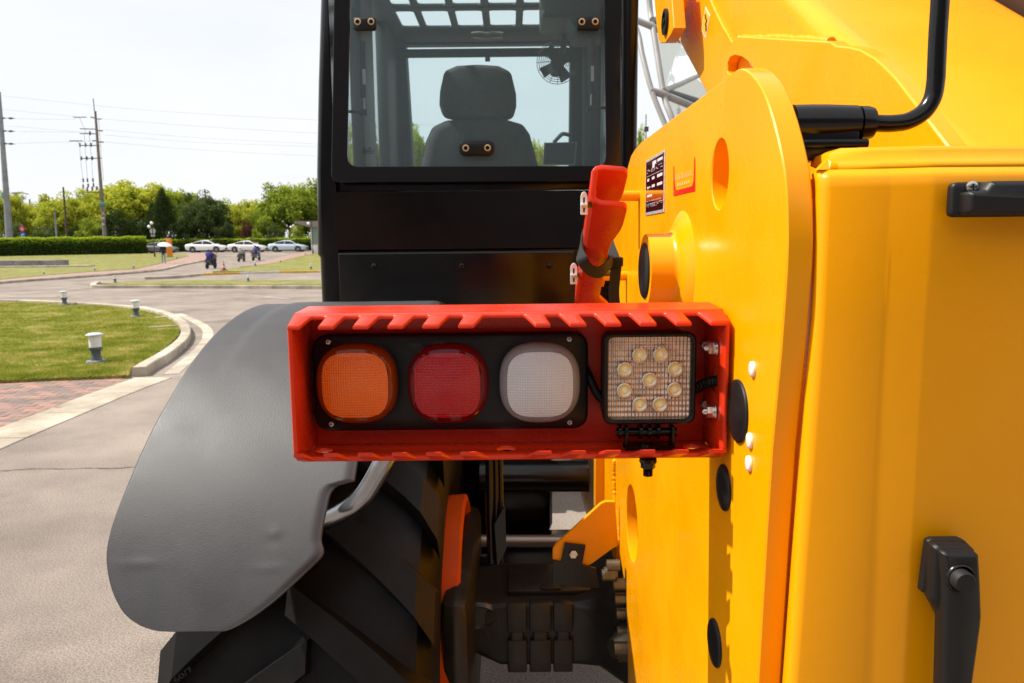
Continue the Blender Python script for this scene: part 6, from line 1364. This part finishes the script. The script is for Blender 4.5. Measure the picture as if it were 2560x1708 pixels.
z = q.z-gz(99.3); m = MB(); rs = [[Vector((r_*math.cos(k/12*math.tau), r_*math.sin(k/12*math.tau), z+dz_)) for k in range(12)] for r_, dz_ in ((.36, -.22), (.35, -.05), (.27, .10), (.13, .19), (.01, .22))]; m.rings(rs, caps=False); m.build('canopy', mat('white_parasol_cloth', (.74, .76, .78), .6), um2, ang=25); MB().tube([(0, 0, 0), (0, 0, z+.2)], .02, 8).build('pole', STEEL, um2)
# road signs on a post by the steel pole
d = 90; q = PY(56, 580, d); rs_ = empty('road_sign', (q.x, d, gz(d)), local=True); tag(rs_, 'round red no parking disc above a blue right turn disc on one post', 'road sign')
MB().tube([(0, .05, 0), (0, .05, PY(56, 562, d).z-gz(d))], .04, 10).build('post', STEEL, rs_)
SGR = mat('sign_red', (.48, .02, .03), .5); SGB = mat('sign_blue', (.01, .075, .34), .5); SGW = mat('sign_white', (.70, .66, .66), .5)
for v, mm, nm in ((572, SGR, 'red_disc'), (587, SGB, 'blue_disc')):
    z = PY(56, v, d).z-gz(d); r_ = 7.6*d/FPX; o = MB().plate(circ((0, z), r_, 28), (), .03, .004, lambda a, b, c: (a, c, b)).build(nm, mm, rs_)
    m = MB()
    if nm == 'red_disc':
        m.plate(rrect(0, z, r_*.75, r_*.8, .03), [rrect(.02, z+.03, r_*.38, r_*.42, .02)], .01, .001, lambda a, b, c: (a, -.02+c, b)); m.plate(rpoly([(-r_*.4, z-.45*r_), (r_*.42, z-.45*r_), (r_*.42, z-.34*r_), (-r_*.4, z-.34*r_)], 0), (), .01, .001, lambda a, b, c: (a, -.021+c, b))
    else: m.plate([(-r_*.42, z-r_*.62), (-r_*.18, z-r_*.62), (-r_*.18, z-r_*.02), (r_*.12, z-r_*.02), (r_*.12, z-r_*.26), (r_*.58, z+r_*.12), (r_*.12, z+r_*.5), (r_*.12, z+r_*.24), (-r_*.42, z+r_*.24)], (), .01, .001, lambda a, b, c: (a, -.02+c, b))
    m.build('symbol', SGW, o)
# gatehouse
d = 86; qa = PY(776, 560, d); gh_ = empty('gatehouse', (qa.x+1.3, d+1.2, gz(d)), local=True); tag(gh_, 'small white gatehouse with green glass and a curved brown roof', 'gatehouse')
zr = PY(790, 568, d).z-gz(d); zm_ = PY(790, 612, d).z-gz(d); GW = mat('gatehouse_white', (.62, .61, .59), .6, var=.06, vscale=2)
m = MB(); m.box((0, 0, zm_/2), (2.6, 2.4, zm_), ch=.01); m.build('lower_wall', GW, gh_)
for x in (-1.26, -.42, .42, 1.26): m = MB(); m.box((x, -1.16, (zm_+zr)/2), (.09, .09, zr-zm_)); m.build('window_post', GW, gh_)
for x in (-.84, 0, .84): m = MB(); m.box((x, -1.14, (zm_+zr)/2), (.75, .03, zr-zm_)); m.build('pane', mat('green_window', (.16, .24, .20), .15, spec=.6), gh_)
m = MB(); m.box((0, .1, (zm_+zr)/2), (2.5, 2.1, zr-zm_)); m.build('room_back', GW, gh_)
ov = (776-743)*d/FPX; m = MB(); rs = []
for t in [i/12 for i in range(13)]:
    x = -1.3-ov+t*(2.6+2*ov); z = zr+.05+.55*math.sin(min(1, t*1.9+.02)*math.pi/2)**.7*1.0 if t < .5 else zr+.60
    zb_ = zr if abs(x) < 1.3 else zr+.0+(abs(x)-1.3)/ov*.42
    rs.append([Vector((x, -1.9, zb_)), Vector((x, 1.6, zb_)), Vector((x, 1.6, zr+.66)), Vector((x, -1.9, zr+.66))])
m.rings(rs); m.build('roof', mat('brown_grey_roof', (.22, .19, .18), .7, var=.15, vscale=3), gh_, ang=40)
# ---------------------------------------------------------------- utility poles and wires
PCON = mat('weathered_concrete_pole', (.20, .165, .135), .9, var=.25, vscale=2); PSTL = mat('galvanised_pole', (.22, .235, .25), .5, var=.2, vscale=1.5); PBRN = mat('brown_timber_pole', (.085, .06, .045), .9, var=.2, vscale=2); INS = mat('dark_insulator', (.05, .05, .055), .5)
def upole(px_b, px_t, vt, d, r0, r1, m_, label, name='utility_pole'):
    b = PY(px_b, 600, d); t = PY(px_t, vt, d); o = empty(name, (b.x, d, gz(d)), local=True); zt_ = t.z-gz(d); lean = t.x-b.x
    MB().tube([(0, 0, -.3), (lean*.5, 0, zt_*.5), (lean, 0, zt_)], [r0, (r0+r1)/2, r1], 16).build('pole', m_, o); tag(o, label, 'utility pole', 'utility poles')
    def at(px, v): q = PY(px, v, d); return Vector((q.x-b.x, 0, q.z-gz(d)))
    return o, at
d1 = 95
U1, at1 = upole(262.5, 238, 278, d1, .25, .13, PCON, 'tall concrete utility pole with cross arms and hanging insulators')
def arm(o, a, b, r=.05, nm='cross_arm', m_=INS): return MB().tube([a, b], r, 8).build(nm, m_, o)
c7 = lambda x, y: (x*.2296, 240+y*.2296)
arm(U1, at1(233, 247), at1(237, 285), .05, 'top_spike')
for a, b in (((985, 230), (1030, 240)), ((1040, 250), (1105, 252)), ((870, 358), (1045, 362)), ((1065, 378), (1120, 380)), ((870, 410), (1070, 412)), ((1005, 488), (1055, 490)), ((1075, 502), (1128, 503)), ((865, 540), (1085, 540)), ((875, 682), (1105, 678)), ((905, 1048), (1105, 1048)), ((800, 233), (940, 231)), ((755, 490), (900, 490))):
    arm(U1, at1(*c7(*a)), at1(*c7(*b)), .055 if b[0]-a[0] > 60 else .07)
for x, y in ((870, 533), (932, 533), (992, 533), (885, 678), (945, 678), (1005, 678), (980, 405), (905, 918), (952, 918), (1012, 918), (905, 985), (960, 975), (1018, 970), (950, 1015), (1005, 1010), (1055, 1005)):
    q = at1(*c7(x, y)); MB().lathe([(.04, -.25), (.13, -.12), (.06, 0), (.13, .12), (.04, .25)], q, n=10).build('insulator', INS, U1)
for L_ in (((868, 540), (875, 682), (905, 915)), ((915, 395), (935, 680), (952, 915)), ((970, 410), (995, 680), (1012, 915)), ((905, 930), (905, 1048)), ((865, 233), (920, 360), (940, 410)), ((1075, 260), (1105, 680), (1130, 930)), ((835, 490), (870, 530))):
    MB().tube([at1(*c7(*q)) for q in L_], .018, 5).build('drop_wire', INS, U1)
m = MB(); q = at1(259, 510); m.box(q+Vector((0, -.3, 0)), (.85, .05, .35), ch=.02); m.build('green_sign', mat('teal_band', (.05, .28, .22), .6), U1)
for v in (534, 546, 561): m = MB(); q = at1(260.5, v); m.box(q+Vector((0, -.27, 0)), (.32, .04, .35 if v == 534 else .22)); m.build('notice', mat('pale_notice_%d' % v, (.45, .26, .24) if v == 534 else (.55, .5, .48), .7), U1)
U2, at2 = upole(23, -3, 230, 92, .42, .20, PSTL, 'thick galvanised steel pole rising at the hedge near the road signs')
for y in (242, 382, 520): arm(U2, at2(0, 240+y*.2296), at2(12+(y-242)*.02, 240+y*.2296), .09); arm(U2, at2(14, 240+y*.2296), at2(38, 241+y*.2296), .035)
for y in (242, 382, 520): q = at2(27, 240+y*.2296+.5); MB().tube([q+Vector((-.2, 0, 0)), q+Vector((.2, 0, 0))], .11, 8).build('insulator', INS, U2)
m = MB(); q = at2(12, 487); m.tube([q+Vector((0, 0, -.25)), q+Vector((0, 0, .25))], .42, 16); m.build('teal_collar', mat('teal_collar', (.16, .27, .25), .6), U2)
U3, at3 = upole(168, 158, 468, 97, .16, .10, PBRN, 'thin brown timber pole between the yellow trees')
U4, at4 = upole(142, 136.5, 528, 96, .12, .08, PSTL, 'short pale metal post between the shrub and the thin brown pole')
U5, at5 = upole(47, 41, 482, 150, .35, .25, PCON, 'distant pole with double cross arms left of the low yellow tree'); arm(U5, at5(30, 483), at5(56, 482), .14); arm(U5, at5(27, 497), at5(55, 497), .10); arm(U5, at5(56, 482), at5(72, 486), .08)
U6, at6 = upole(75.5, 74, 498, 160, .22, .14, PCON, 'small distant pole right of the pole with double arms'); arm(U6, at6(48, 508), at6(115, 514), .05)
U7, at7 = upole(642, 640, 497, 150, .18, .10, PCON, 'distant thin pole poking above the low tree by the gatehouse tree')
U8, at8 = upole(1616, 1615, 286, 70, .06, .05, PCON, 'slim mast showing between the cab and the yellow plate'); m = MB(); m.box(at8(1616, 323), (.35, .3, .4)); m.build('mast_box', INS, U8)
U9, at9 = upole(1697, 1697, 250, 75, .06, .05, PCON, 'slim mast behind the glass canopy foot'); m = MB(); m.box(at9(1697, 278), (.3, .3, .5)); m.build('mast_box', INS, U9)
WIRE = mat('far_wire', (.42, .43, .45), .6)
def wire(pts, d, r, label):
    p = smooth_path([PY(a, b, d) for a, b in pts], 10); o = MB().tube(p, r, 5).build('overhead_wire', WIRE); return tag(o, label, 'wire', 'overhead wires')
W1 = [[(-60, 232), (140, 254), (400, 278), (790, 300), (1300, 322)], [(-60, 268), (60, 279), (200, 293)], [(250, 297), (500, 316), (790, 333), (1300, 356)], [(-60, 310), (60, 318), (240, 334)], [(262, 325), (500, 345), (790, 360), (1300, 385)], [(262, 338), (500, 356), (790, 367), (1300, 390)], [(40, 359), (240, 352)], [(262, 355), (500, 375), (790, 390), (1300, 410)], [(40, 297), (190, 299)], [(45, 329), (200, 331)]]
WLAB = ['topmost thin wire passing over the concrete pole top', 'thin wire from the steel pole to the upper hanging arm', 'uppermost wire leaving the concrete pole towards the cab', 'thin wire from the steel pole to the middle arm', 'second wire leaving the concrete pole towards the cab', 'third wire leaving the concrete pole towards the cab', 'lowest wire between the steel pole and the hanging arm', 'lowest wire leaving the concrete pole towards the cab', 'short wire at the top insulator of the steel pole', 'short wire at the middle insulator of the steel pole']
for i, L_ in enumerate(W1): wire(L_, 95+i*.15, .012, WLAB[i])
def frosted(name):
    m = bpy.data.materials.new(name); m.use_nodes = True; n = m.node_tree; n.nodes.clear(); L = n.links.new
    o = n.nodes.new('ShaderNodeOutputMaterial'); t = n.nodes.new('ShaderNodeBsdfTransparent'); t.inputs[0].default_value = (.95, .98, .97, 1); s_ = n.nodes.new('ShaderNodeBsdfTranslucent'); s_.inputs[0].default_value = (.86, .91, .89, 1); x = n.nodes.new('ShaderNodeMixShader'); x.inputs[0].default_value = .45
    L(t.outputs[0], x.inputs[1]); L(s_.outputs[0], x.inputs[2]); L(x.outputs[0], o.inputs[0]); return m
# ---------------------------------------------------------------- glass canopy seen between cab and boom
CST = mat('canopy_grey_steel', (.30, .285, .27), .5, var=.12, vscale=3); CPN = frosted('frosted_canopy_pane'); CST2 = mat('canopy_dark_steel', (.12, .125, .13), .5)
cy = 13.0; cn = empty('glass_canopy', (PY(1700, 600, cy).x, cy+3, 0)); tag(cn, 'grey steel and frosted glass canopy standing between the cab and the boom', 'canopy')
c3 = lambda x, y, d: PY(1560+x*.2296, y*.2296, d)
A1 = [c3(-30, 60, cy+1), c3(140, 330, cy+.6), c3(200, 600, cy+.3), c3(300, 980, cy), c3(440, 1340, cy-.2), c3(640, 1800, cy-.4), c3(760, 2200, cy-.5)]
A2 = [c3(260, -120, cy+.9), c3(290, 150, cy+.8), c3(315, 300, cy+.6), c3(370, 650, cy+.3), c3(440, 1060, cy), c3(520, 1290, cy-.2), c3(690, 1800, cy-.4), c3(790, 2200, cy-.5)]
def foot(p): return p+[Vector((p[-1].x+.4, p[-1].y, 0))]
MB().tube(smooth_path(foot(A1), 8), .045, 12).build('arch_rib', CST, cn); MB().tube(smooth_path(foot(A2), 8), .05, 12).build('arch_rib', CST, cn)
for L_, r_, mm in (([(120, 215, cy+.6), (290, 285, cy+.6), (420, 345, cy+.6), (620, 440, cy+.8)], .055, CST), ([(290, 985, cy), (430, 1030, cy), (700, 1140, cy+.2), (900, 1230, cy+.4)], .06, CST), ([(440, 990, cy), (620, 910, cy+1.4), (790, 830, cy+2.8), (1000, 730, cy+4.2)], .05, CST), ([(310, 215, cy+.6), (390, 205, cy+1.4), (700, 150, cy+3.6)], .05, CST), ([(470, 1010, cy+.35), (760, 1100, cy+.55), (900, 1150, cy+.65)], .07, CST2), ([(320, 255, cy+.9), (420, 290, cy+.9), (700, 400, cy+1.1)], .07, CST2)):
    MB().tube([c3(*q) for q in L_], r_, 10).build('purlin', mm, cn)
for L_ in ([(320, 330, cy+.6), (440, 985, cy+.05), (790, 835, cy+2.8), (620, 445, cy+.8)], [(450, 1000, cy+.1), (800, 850, cy+2.9), (1000, 1000, cy+2.6), (760, 1130, cy+.3)], [(470, 1080, cy), (720, 1160, cy+.2), (900, 1500, cy-.2), (560, 1330, cy-.2)], [(320, -120, cy+.9), (320, 210, cy+.7), (700, 150, cy+3.6), (700, -120, cy+3.6)], [(620, 445, cy+.8), (790, 835, cy+2.8), (1200, 700, cy+4), (1000, 300, cy+2)]):
    p = [c3(*q)+Vector((0, .08, 0)) for q in L_]; m = MB(); m.hexa(p+[q+Vector((.0, .02, 0)) for q in p]); m.build('frosted_pane', CPN, cn, flat=True)
# ---------------------------------------------------------------- tidy up
for o in bpy.data.objects:
    if 'local' in o.keys(): del o['local']
